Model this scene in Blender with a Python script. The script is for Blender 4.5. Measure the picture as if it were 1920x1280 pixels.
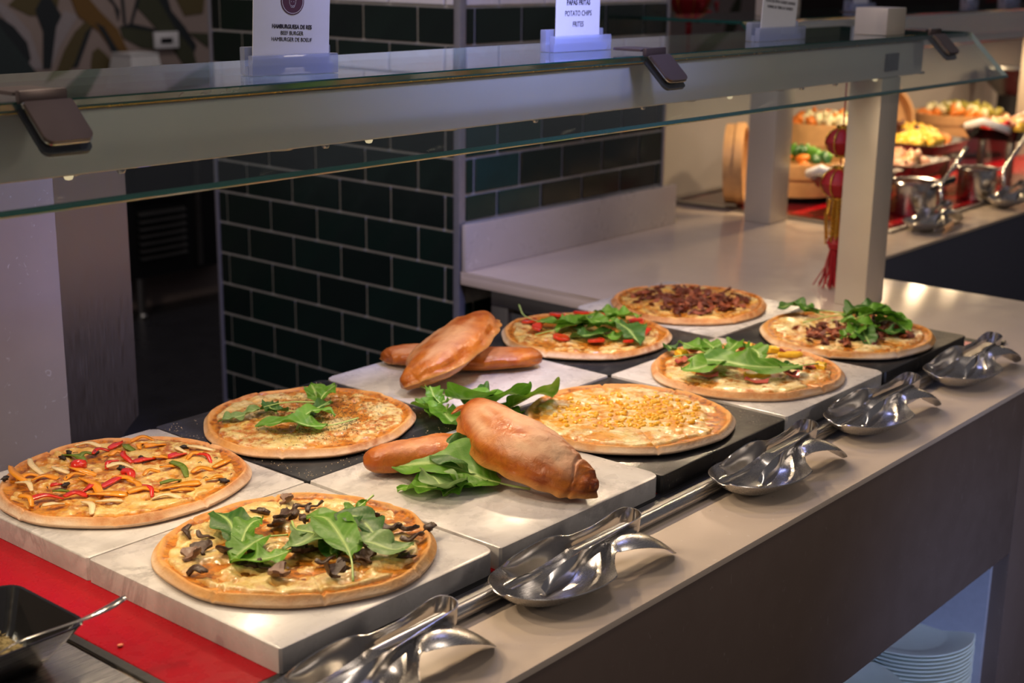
import bpy, bmesh, math, random
import numpy as np
from mathutils import Vector, Matrix
S = bpy.context.scene
C = bpy.context.collection
rnd = random.Random(7)
PI = math.pi
for o in list(bpy.data.objects): bpy.data.objects.remove(o)

# ------------------------------------------------------------------ camera
CP = np.array([-1.26780218, -1.43736558, 1.66185735])
YAW, PITCH, ROLL, FPX = 0.697600126, 0.264257750, 0.0137981441, 2666.37803
_f = np.array([math.cos(YAW)*math.cos(PITCH), math.sin(YAW)*math.cos(PITCH), -math.sin(PITCH)])
_r0 = np.array([math.sin(YAW), -math.cos(YAW), 0.0]); _u0 = np.cross(_r0, _f)
_r = math.cos(ROLL)*_r0 + math.sin(ROLL)*_u0
_u = -math.sin(ROLL)*_r0 + math.cos(ROLL)*_u0
cd = bpy.data.cameras.new('camera'); cam = bpy.data.objects.new('camera', cd); C.objects.link(cam)
cam.matrix_world = Matrix(((_r[0], _u[0], -_f[0], CP[0]), (_r[1], _u[1], -_f[1], CP[1]), (_r[2], _u[2], -_f[2], CP[2]), (0, 0, 0, 1)))
cd.sensor_width = 36.0; cd.lens = 36.0*FPX/1920.0; cd.clip_start = 0.05; cd.clip_end = 60
cd.dof.use_dof = True; cd.dof.focus_distance = 1.95; cd.dof.aperture_fstop = 5.0
S.camera = cam

# ------------------------------------------------------------------ world, exposure, lights
S.view_settings.view_transform = 'Standard'; S.view_settings.look = 'None'
S.view_settings.gamma = 1.0; S.view_settings.use_curve_mapping = False
S.view_settings.exposure = 0.0
S.cycles.use_denoising = True
S.cycles.max_bounces = 8; S.cycles.glossy_bounces = 5; S.cycles.transparent_max_bounces = 16
S.cycles.caustics_reflective = False; S.cycles.caustics_refractive = False
S.cycles.sample_clamp_indirect = 4.0
W = bpy.data.worlds.new('room_light'); S.world = W; W.use_nodes = True
bg = W.node_tree.nodes['Background']; bg.inputs[0].default_value = (0.54, 0.50, 0.54, 1); bg.inputs[1].default_value = 0.20

def area(name, loc, target, size, power, col, size_y=None, spread=None, shape=None):
    d = bpy.data.lights.new(name, 'AREA'); d.energy = power; d.color = col; d.size = size
    if size_y: d.shape = 'RECTANGLE'; d.size_y = size_y
    if shape: d.shape = shape
    if spread: d.spread = spread
    o = bpy.data.objects.new(name, d); C.objects.link(o); o.location = loc
    o.rotation_euler = (Vector(target)-Vector(loc)).to_track_quat('-Z', 'Y').to_euler()
    return o
WARM = (1.0, 0.76, 0.50)
# row of small warm lamps under the counter beam, and under the rear beam
for i in range(8):
    area('beam_lamp', (-1.0+0.32*i, 0.0, 1.398), (-1.0+0.32*i, -0.24, 0.9), 0.03, 1.42, WARM, shape='DISK')
for i in range(9):
    area('rear_beam_lamp', (2.55+0.36*i, 0.67, 1.398), (2.55+0.36*i, 0.62, 0.9), 0.045, 2.3, (1.0, 0.72, 0.42), shape='DISK')
# ceiling and blue lamps of the dining room, with two added fill lamps
area('ceiling_and_fill_lamp', (-1.6, 0.5, 2.9), (0.2, -0.2, 0.9), 0.35, 20, (1.0, 0.80, 0.62))
area('ceiling_and_fill_lamp', (0.6, 1.2, 2.9), (0.6, -0.3, 0.9), 0.35, 7, (1.0, 0.80, 0.60))
area('ceiling_and_fill_lamp', (0.1, -0.9, 3.0), (0.5, -0.3, 0.9), 0.30, 5, (1.0, 0.84, 0.70))
area('ceiling_and_fill_lamp', (2.4, 3.0, 2.9), (2.4, 4.2, 1.4), 0.4, 6, (1.0, 0.86, 0.78))  # added fill that brightens the papered wall, no fitting there
area('blue_lamp', (0.9, 0.20, 2.7), (1.5, 0.9, 1.55), 0.35, 6, (0.38, 0.42, 1.0))
area('blue_lamp', (0.35, -0.55, 2.6), (0.50, 0.3, 1.58), 0.25, 5.5, (0.34, 0.38, 1.0), spread=0.95)
area('blue_lamp', (0.1, -2.1, 1.1), (1.27, -0.35, 0.35), 0.3, 0.9, (0.34, 0.48, 1.0), spread=0.6)
area('ceiling_and_fill_lamp', (1.2, -3.0, 2.2), (1.0, -0.5, 0.7), 0.5, 8, (1.0, 0.86, 0.74))  # added warm fill from the front for the dark fascia

# ------------------------------------------------------------------ helpers
def at(px, py, **k):
    """point where a line of sight through the measured position meets a plane"""
    d = _r*(px-960)/FPX - _u*(py-640)/FPX + _f
    for a, v in k.items():
        i = 'xyz'.index(a); t = (v-CP[i])/d[i]
    return Vector(CP+t*d)
def tag(o, label=None, cat=None, group=None, kind=None):
    if label: o['label'] = label
    if cat: o['category'] = cat
    if group: o['group'] = group
    if kind: o['kind'] = kind
    return o
def empty(name, loc, rz=0, label=None, cat=None, group=None):
    o = bpy.data.objects.new(name, None); C.objects.link(o); o.location = loc; o.rotation_euler = (0, 0, rz)
    o.empty_display_size = 0.02
    return tag(o, label, cat, group)
def link(name, me, parent=None, loc=None, rot=None, scale=None):
    o = bpy.data.objects.new(name, me); C.objects.link(o)
    if parent: o.parent = parent
    if loc is not None: o.location = loc
    if rot is not None: o.rotation_euler = rot
    if scale is not None: o.scale = scale
    return o
def mk(name, V, F, mats, parent=None, smooth=False, loc=None, rot=None, fm=None, attr=None, auto=False, **kw):
    me = bpy.data.meshes.new(name); me.from_pydata([tuple(map(float, v)) for v in V], [], [tuple(map(int, f)) for f in F])
    if not isinstance(mats, (list, tuple)): mats = [mats]
    for m in mats: me.materials.append(m)
    if fm is not None: me.polygons.foreach_set('material_index', fm)
    if smooth: me.polygons.foreach_set('use_smooth', [True]*len(me.polygons))
    if attr is not None:
        a = me.color_attributes.new('mask', 'FLOAT_COLOR', 'POINT'); a.data.foreach_set('color', np.asarray(attr, np.float32).ravel())
    me.update()
    if auto: me.set_sharp_from_angle(angle=math.radians(40))
    o = link(name, me, parent, loc, rot); return tag(o, **kw) if kw else o
def from_bm(name, bm, mats, parent=None, smooth=False, loc=None, rot=None, **kw):
    me = bpy.data.meshes.new(name); bmesh.ops.recalc_face_normals(bm, faces=bm.faces); bm.to_mesh(me); bm.free()
    if not isinstance(mats, (list, tuple)): mats = [mats]
    for m in mats: me.materials.append(m)
    if smooth:
        me.polygons.foreach_set('use_smooth', [True]*len(me.polygons)); me.set_sharp_from_angle(angle=math.radians(38))
    o = link(name, me, parent, loc, rot); return tag(o, **kw) if kw else o
def bbox(bm, x0, x1, y0, y1, z0, z1, bev=0.0, seg=2, M=None):
    r = bmesh.ops.create_cube(bm, size=1.0); vs = r['verts']
    for v in vs: v.co = Vector(((x0+x1)/2+v.co.x*(x1-x0), (y0+y1)/2+v.co.y*(y1-y0), (z0+z1)/2+v.co.z*(z1-z0)))
    if M: 
        for v in vs: v.co = M @ v.co
    if bev > 0:
        es = list({e for v in vs for e in v.link_edges})
        bmesh.ops.bevel(bm, geom=es, offset=bev, segments=seg, affect='EDGES', profile=0.6)
def box(name, x0, x1, y0, y1, z0, z1, m, parent=None, bev=0.002, seg=2, **kw):
    bm = bmesh.new(); bbox(bm, x0, x1, y0, y1, z0, z1, bev, seg); return from_bm(name, bm, m, parent, smooth=bev > 0, **kw)
def prism_bm(bm, poly, z0, z1, bev=0.0, seg=2):
    b = [bm.verts.new((x, y, z0)) for x, y in poly]; t = [bm.verts.new((x, y, z1)) for x, y in poly]; n = len(poly)
    f1 = bm.faces.new(t); f0 = bm.faces.new(b[::-1])
    for i in range(n): bm.faces.new((b[i], b[(i+1) % n], t[(i+1) % n], t[i]))
    if bev > 0: bmesh.ops.bevel(bm, geom=list(f1.edges), offset=bev, segments=seg, affect='EDGES', profile=0.6)
def rrect(x0, x1, y0, y1, rs, n=6):
    out = []
    if not isinstance(rs, (list, tuple)): rs = [rs]*4
    for (cx, cy, a0), r in zip(((x1, y1, 0), (x0, y1, 90), (x0, y0, 180), (x1, y0, 270)), rs):
        sx = -1 if cx == x1 else 1; sy = -1 if cy == y1 else 1
        k = n if r > 0.003 else 1
        for i in range(k+1):
            a = math.radians(a0+90*i/k); out.append((cx+sx*r+r*math.cos(a), cy+sy*r+r*math.sin(a)))
    return out
def lathe(name, prof, m, parent=None, n=40, loc=None, rot=None, ex=1.0, ey=1.0, smooth=True, **kw):
    V = []; F = []; k = len(prof)
    for i in range(n):
        a = 2*PI*i/n
        for r, z in prof: V.append((r*math.cos(a)*ex, r*math.sin(a)*ey, z))
    for i in range(n):
        j = (i+1) % n
        for q in range(k-1): F.append((i*k+q, j*k+q, j*k+q+1, i*k+q+1))
    me = bpy.data.meshes.new(name); me.from_pydata(V, [], F)
    bm = bmesh.new(); bm.from_mesh(me); bpy.data.meshes.remove(me)
    bmesh.ops.remove_doubles(bm, verts=bm.verts, dist=1e-6)
    return from_bm(name, bm, m, parent, smooth, loc, rot, **kw)
def spline(P, n):
    P = [np.array(p, float) for p in P]; m = len(P)
    Q = [2*P[0]-P[1]]+P+[2*P[-1]-P[-2]]; out = []
    for i in range(n):
        t = i/(n-1)*(m-1); k = min(int(t), m-2); s = t-k
        a, b, c, d = Q[k], Q[k+1], Q[k+2], Q[k+3]
        out.append(0.5*((2*b)+(-a+c)*s+(2*a-5*b+4*c-d)*s*s+(-a+3*b-3*c+d)*s**3))
    return np.array(out)
def tube_geo(P, R, n=8, flat=1.0, V=None, F=None, cap=True):
    V = [] if V is None else V; F = [] if F is None else F
    P = [Vector(p) for p in P]; base = len(V); m = len(P)
    up = Vector((0, 0, 1))
    for i, p in enumerate(P):
        t = (P[min(i+1, m-1)]-P[max(i-1, 0)]).normalized()
        s = t.cross(up)
        if s.length < 1e-3: s = t.cross(Vector((1, 0, 0)))
        s.normalize(); w = s.cross(t)
        r = R[i] if hasattr(R, '__len__') else R
        for k in range(n):
            a = 2*PI*k/n; V.append(tuple(p+s*(r*math.cos(a))+w*(r*flat*math.sin(a))))
    for i in range(m-1):
        for k in range(n):
            F.append((base+i*n+k, base+i*n+(k+1) % n, base+(i+1)*n+(k+1) % n, base+(i+1)*n+k))
    if cap: F.append(tuple(base+k for k in range(n))[::-1]); F.append(tuple(base+(m-1)*n+k for k in range(n)))
    return V, F
def tube(name, P, R, m, parent=None, n=8, flat=1.0, **kw):
    V, F = tube_geo(P, R, n, flat); return mk(name, V, F, m, parent, smooth=True, **kw)
def _h(i, j, s):
    v = np.sin(i*127.1+j*311.7+s*74.7)*43758.5453; return v-np.floor(v)
def vn(x, y, s=0):
    x = np.asarray(x, float); y = np.asarray(y, float); i = np.floor(x); j = np.floor(y); u = x-i; v = y-j
    u = u*u*(3-2*u); v = v*v*(3-2*v)
    return (_h(i, j, s)*(1-u)+_h(i+1, j, s)*u)*(1-v)+(_h(i, j+1, s)*(1-u)+_h(i+1, j+1, s)*u)*v
def fbm(x, y, s=0, o=4):
    r = 0; a = 0.5
    for k in range(o): r = r+a*vn(np.asarray(x)*2**k, np.asarray(y)*2**k, s+k*13); a *= 0.5
    return r/(1-0.5**o)
def sst(a, b, x):
    t = np.clip((np.asarray(x, float)-a)/(b-a), 0, 1); return t*t*(3-2*t)

# ------------------------------------------------------------------ materials
class NT:
    def __init__(s, name):
        s.m = bpy.data.materials.new(name); s.m.use_nodes = True; s.t = s.m.node_tree
        s.b = s.t.nodes['Principled BSDF']; s.out = s.t.nodes['Material Output']; s._tc = None
    def n(s, ty, **k):
        nd = s.t.nodes.new(ty)
        for a, v in k.items(): setattr(nd, a, v)
        return nd
    def l(s, a, b): s.t.links.new(a, b)
    def co(s, kind='Object'):
        if s._tc is None: s._tc = s.n('ShaderNodeTexCoord')
        return s._tc.outputs[kind]
    def noise(s, scale, detail=4, rough=0.55, dist=0.0, vec=None, st=None):
        nd = s.n('ShaderNodeTexNoise'); nd.inputs['Scale'].default_value = scale; nd.inputs['Detail'].default_value = detail
        nd.inputs['Roughness'].default_value = rough; nd.inputs['Distortion'].default_value = dist
        v = vec if vec is not None else s.co()
        if st:
            mp = s.n('ShaderNodeMapping'); mp.inputs['Scale'].default_value = st; s.l(v, mp.inputs[0]); v = mp.outputs[0]
        s.l(v, nd.inputs['Vector']); return nd.outputs['Fac']
    def ramp(s, fac, stops):
        r = s.n('ShaderNodeValToRGB'); e = r.color_ramp.elements
        while len(e) < len(stops): e.new(0.5)
        for i, (p, c) in enumerate(stops):
            e[i].position = p; e[i].color = (c if hasattr(c, '__len__') else (c, c, c))[:3]+(1,) if hasattr(c, '__len__') else (c, c, c, 1)
        s.l(fac, r.inputs[0]); return r.outputs[0]
    def mix(s, f, a, b, mode='MIX'):
        m = s.n('ShaderNodeMix', data_type='RGBA', blend_type=mode)
        for sock, v in ((m.inputs[0], f), (m.inputs[6], a), (m.inputs[7], b)):
            if hasattr(v, 'is_linked') or hasattr(v, 'links'): s.l(v, sock)
            elif hasattr(v, '__len__'): sock.default_value = tuple(v)[:3]+(1,)
            else: sock.default_value = v
        return m.outputs[2]
    def math(s, op, a, b=0.0):
        m = s.n('ShaderNodeMath', operation=op)
        for sock, v in ((m.inputs[0], a), (m.inputs[1], b)):
            if hasattr(v, 'links'): s.l(v, sock)
            else: sock.default_value = v
        return m.outputs[0]
    def bump(s, h, strength=0.3, dist=0.002):
        b = s.n('ShaderNodeBump'); b.inputs['Strength'].default_value = strength; b.inputs['Distance'].default_value = dist
        s.l(h, b.inputs['Height']); s.l(b.outputs[0], s.b.inputs['Normal'])
    def set(s, col=None, rough=None, metal=None, **k):
        for nm, v in (('Base Color', col), ('Roughness', rough), ('Metallic', metal)):
            if v is None: continue
            if hasattr(v, 'links'): s.l(v, s.b.inputs[nm])
            elif hasattr(v, '__len__'): s.b.inputs[nm].default_value = tuple(v)[:3]+(1,)
            else: s.b.inputs[nm].default_value = v
        for nm, v in k.items():
            sk = s.b.inputs[nm.replace('_', ' ')]
            sk.default_value = v
        return s.m
def plain(name, col, rough=0.5, metal=0.0, var=0.12, sc=60, bump=0.0, **k):
    t = NT(name); f = t.noise(sc, 3)
    c = t.mix(f, tuple(x*(1-var) for x in col), tuple(min(1, x*(1+var)) for x in col))
    t.set(c, t.ramp(t.noise(sc*1.7, 2), [(0.3, rough*0.85), (0.7, min(1, rough*1.15))]), metal, **k)
    if bump: t.bump(t.noise(sc*4, 3), bump)
    return t.m

def m_marble_white():
    t = NT('white_marble'); oi = t.n('ShaderNodeObjectInfo')
    add = t.n('ShaderNodeVectorMath', operation='ADD'); t.l(t.co('Object'), add.inputs[0]); 
    sc = t.n('ShaderNodeVectorMath', operation='SCALE'); t.l(oi.outputs['Location'], sc.inputs[0]); sc.inputs['Scale'].default_value = 3.7; t.l(sc.outputs[0], add.inputs[1])
    v = add.outputs[0]
    cloud = t.noise(6, 7, 0.65, 0.8, vec=v)
    vein = t.noise(4.0, 7, 0.62, 1.6, vec=v, st=(1, 2.4, 1))
    vv = t.ramp(vein, [(0.445, 0.0), (0.50, 1.0), (0.545, 0.0)])
    vm = t.math('MULTIPLY', vv, t.ramp(t.noise(4, 2, vec=v), [(0.48, 0.0), (0.66, 0.55)]))
    blot = t.ramp(t.noise(7, 3, 0.5, 1.2, vec=v), [(0.60, 0.0), (0.78, 0.6)])
    c = t.mix(t.ramp(cloud, [(0.32, 0.0), (0.66, 1.0)]), (0.42, 0.39, 0.37), (0.69, 0.66, 0.63))
    c = t.mix(vm, c, (0.22, 0.20, 0.195)); c = t.mix(blot, c, (0.36, 0.33, 0.31))
    t.set(c, t.ramp(t.noise(30, 3), [(0.3, 0.22), (0.7, 0.36)]), Subsurface_Weight=0.0); return t.m
def m_marble_black():
    t = NT('black_slate'); d = t.noise(260, 2, 0.7); p = t.noise(9, 4, 0.6, 0.4)
    dust = t.math('MULTIPLY', t.ramp(d, [(0.62, 0.0), (0.70, 1.0)]), t.ramp(p, [(0.50, 0.0), (0.66, 0.8)]))
    sm = t.ramp(t.noise(14, 5, 0.6, 1.0, st=(1, 3, 1)), [(0.5, 0.0), (0.75, 0.35)])
    c = t.mix(sm, (0.012, 0.012, 0.013), (0.09, 0.09, 0.092)); c = t.mix(dust, c, (0.42, 0.38, 0.32))
    t.set(c, t.ramp(p, [(0.3, 0.22), (0.7, 0.5)])); t.bump(t.noise(40, 5), 0.25); return t.m
def m_stone(name, c0, c1, fleck, rough=0.2, st=(1, 1, 1), fa=0.6):
    t = NT(name); a = t.noise(9, 5); b = t.noise(55, 3, 0.5, 1.5, st=st)
    c = t.mix(a, c0, c1); c = t.mix(t.ramp(b, [(0.68, 0.0), (0.74, fa)]), c, fleck)
    c = t.mix(t.ramp(t.noise(130, 2), [(0.74, 0.0), (0.78, 0.5)]), c, tuple(x*0.5 for x in c0))
    t.set(c, t.ramp(t.noise(20, 3), [(0.3, rough*0.8), (0.7, rough*1.25)])); return t.m
def m_tile(name, c0, c1, c2, rough=0.10):
    t = NT(name); oi = t.n('ShaderNodeObjectInfo')
    c = t.mix(oi.outputs['Random'], c0, c1); c = t.mix(t.ramp(t.noise(8, 3), [(0.4, 0.0), (0.7, 0.5)]), c, c2)
    t.set(c, t.ramp(t.noise(12, 3), [(0.3, rough), (0.7, rough*2.2)])); t.bump(t.noise(7, 2), 0.25, 0.004); return t.m
def m_steel(name='stainless_steel', col=(0.55, 0.53, 0.51), rough=0.27, aniso=(1, 60, 60)):
    t = NT(name); f = t.noise(18, 4, st=aniso)
    c = t.mix(f, tuple(x*0.86 for x in col), col)
    t.set(c, t.ramp(f, [(0.3, rough*0.8), (0.7, rough*1.3)]), 1.0); return t.m
def schlick(t, f0=0.04, gain=1.0):
    g = t.n('ShaderNodeNewGeometry'); d = t.n('ShaderNodeVectorMath', operation='DOT_PRODUCT'); t.l(g.outputs['Normal'], d.inputs[0]); t.l(g.outputs['Incoming'], d.inputs[1])
    c = t.math('ABSOLUTE', d.outputs['Value']); p = t.math('POWER', t.math('SUBTRACT', 1.0, c), 5.0)
    return t.math('ADD', t.math('MULTIPLY', p, (1-f0)*gain), f0)
def m_glass():
    t = NT('clear_glass'); fr = schlick(t)
    tr = t.n('ShaderNodeBsdfTransparent'); tr.inputs[0].default_value = (0.91, 0.95, 0.935, 1)
    gl = t.n('ShaderNodeBsdfGlossy'); gl.inputs[0].default_value = (0.95, 0.97, 1, 1); gl.inputs['Roughness'].default_value = .015
    mx = t.n('ShaderNodeMixShader'); t.l(fr, mx.inputs[0]); t.l(tr.outputs[0], mx.inputs[1]); t.l(gl.outputs[0], mx.inputs[2])
    t.l(mx.outputs[0], t.out.inputs[0]); return t.m
def m_acryl():
    t = NT('clear_acrylic'); fr = schlick(t)
    tr = t.n('ShaderNodeBsdfTransparent'); tr.inputs[0].default_value = (0.80, 0.84, 0.95, 1)
    gl = t.n('ShaderNodeBsdfGlossy'); gl.inputs['Roughness'].default_value = 0.05
    df = t.n('ShaderNodeBsdfDiffuse'); df.inputs[0].default_value = (0.70, 0.76, 0.95, 1)
    m1 = t.n('ShaderNodeMixShader'); m1.inputs[0].default_value = 0.28; t.l(tr.outputs[0], m1.inputs[1]); t.l(df.outputs[0], m1.inputs[2])
    mx = t.n('ShaderNodeMixShader'); t.l(fr, mx.inputs[0]); t.l(m1.outputs[0], mx.inputs[1]); t.l(gl.outputs[0], mx.inputs[2])
    t.l(mx.outputs[0], t.out.inputs[0]); return t.m
def attr_rgb(t):
    a = t.n('ShaderNodeAttribute'); a.attribute_name = 'mask'; s = t.n('ShaderNodeSeparateColor'); t.l(a.outputs['Color'], s.inputs[0]); return s.outputs
def m_crust(name, pale=(0.66, 0.36, 0.12), gold=(0.60, 0.25, 0.045), sauce=(0.58, 0.19, 0.012), dark=(0.17, 0.045, 0.008)):
    t = NT(name); R, G, B = attr_rgb(t)[:3]      # R sauce, G browning, B flour
    f = t.noise(45, 5, 0.65); f2 = t.noise(160, 3)
    c = t.mix(t.ramp(f, [(0.35, 0.0), (0.7, 1.0)]), pale, gold)
    c = t.mix(B, c, (0.74, 0.56, 0.39))
    c = t.mix(t.math('MULTIPLY', G, t.ramp(f, [(0.35, 0.2), (0.65, 1.0)])), c, (0.36, 0.105, 0.018))
    sc = t.mix(t.ramp(t.noise(85, 5, 0.7), [(0.42, 0.0), (0.62, 1.0)]), sauce, dark)
    sc = t.mix(t.ramp(t.noise(30, 3), [(0.5, 0.0), (0.7, 0.8)]), sc, (0.70, 0.32, 0.04))
    c = t.mix(R, c, sc)
    t.set(c, t.mix(R, (0.75,)*3, (0.30,)*3)); t.bump(t.math('ADD', f2, f), 0.45, 0.0025); return t.m
def m_cheese(name, c0=(0.68, 0.49, 0.14), c1=(0.77, 0.65, 0.32), br=(0.42, 0.125, 0.012), rough=0.26, stain=None):
    t = NT(name); R, G, B = attr_rgb(t)[:3]      # R thickness, G browning
    c = t.mix(t.ramp(t.noise(55, 5, 0.6), [(0.35, 0.0), (0.65, 1.0)]), c0, c1)
    if stain: c = t.mix(t.ramp(t.noise(38, 4, .6), [(0.46, 0.0), (0.56, 0.9)]), c, stain)
    n = t.noise(70, 5, 0.7)
    b = t.math('MULTIPLY', t.ramp(n, [(0.40, 0.0), (0.56, 1.0)]), G)
    c = t.mix(b, c, br); c = t.mix(t.math('MULTIPLY', R, 0.72), c, (0.62, 0.26, 0.025)); c = t.mix(t.ramp(t.noise(170, 3, .7), [(0.64, 0.0), (0.70, 0.7)]), c, (0.34, 0.11, 0.012))
    t.set(c, t.ramp(t.noise(90, 3), [(0.3, rough*0.6), (0.7, rough*1.9)]), Coat_Weight=0.35, Coat_Roughness=0.15)
    t.b.inputs['Subsurface Weight'].default_value = 0.0
    t.bump(t.noise(120, 4, 0.6), 0.5, 0.0025); return t.m
def m_calzone():
    t = NT('baked_calzone_crust'); R, G, B = attr_rgb(t)[:3]
    f = t.noise(28, 6, 0.65, 0.4); g = t.noise(90, 4, 0.6, 0.5)
    c = t.mix(t.ramp(f, [(0.35, 0.0), (0.68, 1.0)]), (0.53, 0.165, 0.018), (0.32, 0.060, 0.005))
    c = t.mix(t.math('MULTIPLY', B, t.ramp(f, [(0.3, 1.0), (0.75, 0.5)])), c, (0.66, 0.43, 0.27))
    c = t.mix(t.math('MULTIPLY', G, t.ramp(g, [(0.35, 0.3), (0.6, 1.0)])), c, (0.16, 0.030, 0.005))
    c = t.mix(R, c, (0.62, 0.30, 0.085))
    t.set(c, t.mix(B, (0.30,)*3, (0.6,)*3)); t.bump(t.math('ADD', g, t.noise(34, 5, .6)), 0.38, 0.004); return t.m
def m_leaf(name, c0, c1, rib=(0.42, 0.58, 0.20)):
    t = NT(name); R, G, B = attr_rgb(t)[:3]      # R rib, G side veins
    c = t.mix(t.noise(60, 4), c0, c1); c = t.mix(t.math('MULTIPLY', G, 0.35), c, rib); c = t.mix(R, c, rib)
    t.set(c, 0.42); t.bump(t.noise(150, 3, 0.6), 0.5, 0.0015)
    tl = t.n('ShaderNodeBsdfTranslucent'); t.l(c, tl.inputs[0]); mx = t.n('ShaderNodeMixShader'); mx.inputs[0].default_value = 0.25
    t.l(t.b.outputs[0], mx.inputs[1]); t.l(tl.outputs[0], mx.inputs[2]); t.l(mx.outputs[0], t.out.inputs[0]); return t.m
def m_emit(name, col, s):
    t = NT(name); e = t.n('ShaderNodeEmission'); e.inputs[0].default_value = col+(1,); e.inputs[1].default_value = s; t.l(e.outputs[0], t.out.inputs[0]); return t.m

M = dict(
 wm=m_marble_white(), bm=m_marble_black(),
 counter=m_stone('counter_quartz', (0.59, 0.48, 0.37), (0.67, 0.55, 0.44), (0.76, 0.68, 0.60), 0.17, fa=0.5),
 splash=m_stone('splash_quartz', (0.50, 0.44, 0.38), (0.57, 0.50, 0.44), (0.80, 0.74, 0.68), 0.3, st=(1, 1, 0.5), fa=0.9),
 fascia=m_stone('dark_fascia_quartz', (0.150, 0.104, 0.080), (0.180, 0.126, 0.098), (0.27, 0.21, 0.18), 0.42, st=(2.2, 2.2, 0.7), fa=0.6),
 leftstone=m_stone('taupe_quartz', (0.33, 0.27, 0.21), (0.41, 0.34, 0.27), (0.6, 0.56, 0.5), 0.35, fa=0.7),
 tile=m_tile('green_glazed_tile', (0.003, 0.008, 0.005), (0.004, 0.015, 0.009), (0.002, 0.005, 0.004)),
 tileb=m_tile('teal_glazed_tile', (0.006, 0.030, 0.018), (0.010, 0.050, 0.045), (0.004, 0.018, 0.012), 0.08),
 tilew=m_tile('white_glazed_tile', (0.70, 0.69, 0.72), (0.76, 0.75, 0.78), (0.66, 0.65, 0.68), 0.15),
 grout=plain('pale_grout', (0.50, 0.49, 0.50), 0.9, bump=0.3, sc=90),
 trim=plain('metal_corner_trim', (0.42, 0.41, 0.44), 0.35, 0.7),
 beam=plain('champagne_aluminium', (0.60, 0.56, 0.53), 0.42, 0.15, var=0.05, sc=12),
 post=plain('cream_powder_coated_steel', (0.56, 0.50, 0.42), 0.38, 0.2, var=0.05, sc=10),
 steel=m_steel(), chrome=m_steel('polished_steel', (0.60, 0.58, 0.56), 0.19, (3, 3, 3)),
 steeld=m_steel('brushed_dark_steel', (0.34, 0.33, 0.32), 0.32),
 panelst=m_steel('cabinet_steel', (0.42, 0.38, 0.34), 0.38, (60, 60, 1)),
 glass=m_glass(), acryl=m_acryl(),
 gedge=plain('green_glass_edge', (0.012, 0.07, 0.055), 0.12, 0.0, Specular_IOR_Level=0.8),
 gedgel=plain('glass_edge_painted_reflection', (0.50, 0.62, 0.50), 0.08, 0.0),  # pale colour paints in the bright reflection along the glass edge
 brz=plain('bronze_bracket_face', (0.13, 0.095, 0.085), 0.34, 0.7, var=0.03, sc=8),
 blk=plain('black_rubber', (0.008, 0.008, 0.01), 0.5),
 blkg=plain('black_melamine', (0.008, 0.008, 0.009), 0.12, Coat_Weight=0.5),
 red=plain('red_ceramic_glass', (0.34, 0.0003, 0.007), 0.28, var=0.05, sc=30, Specular_IOR_Level=0.25),
 darkred=plain('dark_red_ceramic_glass', (0.12, 0.008, 0.012), 0.12, var=0.1),
 paper=plain('white_card', (0.78, 0.78, 0.82), 0.6, var=0.03),
 ink=plain('dark_ink', (0.035, 0.03, 0.05), 0.7), plum=plain('plum_ink', (0.10, 0.03, 0.06), 0.6),
 floor=plain('dark_floor_tile', (0.035, 0.035, 0.042), 0.3, sc=8, var=0.3),
 wallw=plain('pale_wall_paint', (0.38, 0.35, 0.33), 0.6, sc=6, var=0.06),
 wallp=plain('blush_wallpaper', (0.34, 0.27, 0.25), 0.7, sc=5, var=0.15),
 plate=plain('white_porcelain', (0.80, 0.86, 0.74), 0.14, var=0.03),
 bamboo=plain('pale_bamboo', (0.62, 0.36, 0.16), 0.5, sc=25, var=0.25, bump=0.3),
 lred=plain('red_lantern_cloth', (0.36, 0.006, 0.012), 0.55, var=0.25), gold=plain('gold_trim', (0.85, 0.50, 0.08), 0.25, 0.9),
 bluebox=plain('pale_blue_card', (0.42, 0.62, 0.78), 0.5, var=0.03),
 whitepl=plain('white_plastic', (0.78, 0.78, 0.80), 0.3),
 darkmetal=plain('dark_appliance', (0.016, 0.017, 0.02), 0.4, 0.3),
 navy=plain('navy_fascia', (0.060, 0.062, 0.085), 0.45, var=0.08),
 stem=plain('pale_green_stem', (0.40, 0.56, 0.17), 0.4, var=0.2),
 led=m_emit('lamp_lens', (1.0, 0.75, 0.45), 0.8), ledb=m_emit('blue_digits', (0.05, 0.1, 1.0), 2.5),
)
LEAF = [m_leaf('rocket_leaf_mid', (0.060, 0.21, 0.010), (0.15, 0.36, 0.022)),
        m_leaf('rocket_leaf_dark', (0.020, 0.095, 0.010), (0.050, 0.17, 0.016)),
        m_leaf('rocket_leaf_pale', (0.16, 0.30, 0.09), (0.24, 0.38, 0.13), (0.5, 0.62, 0.3)),
        m_leaf('rocket_leaf_lime', (0.10, 0.30, 0.015), (0.19, 0.42, 0.04))]

# ------------------------------------------------------------------ setting
ZC = 0.905; ZT = 0.94
box('floor', -3.0, 9.0, -3.5, 6.5, -0.03, 0.0, M['floor'], bev=0, kind='structure')
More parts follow.
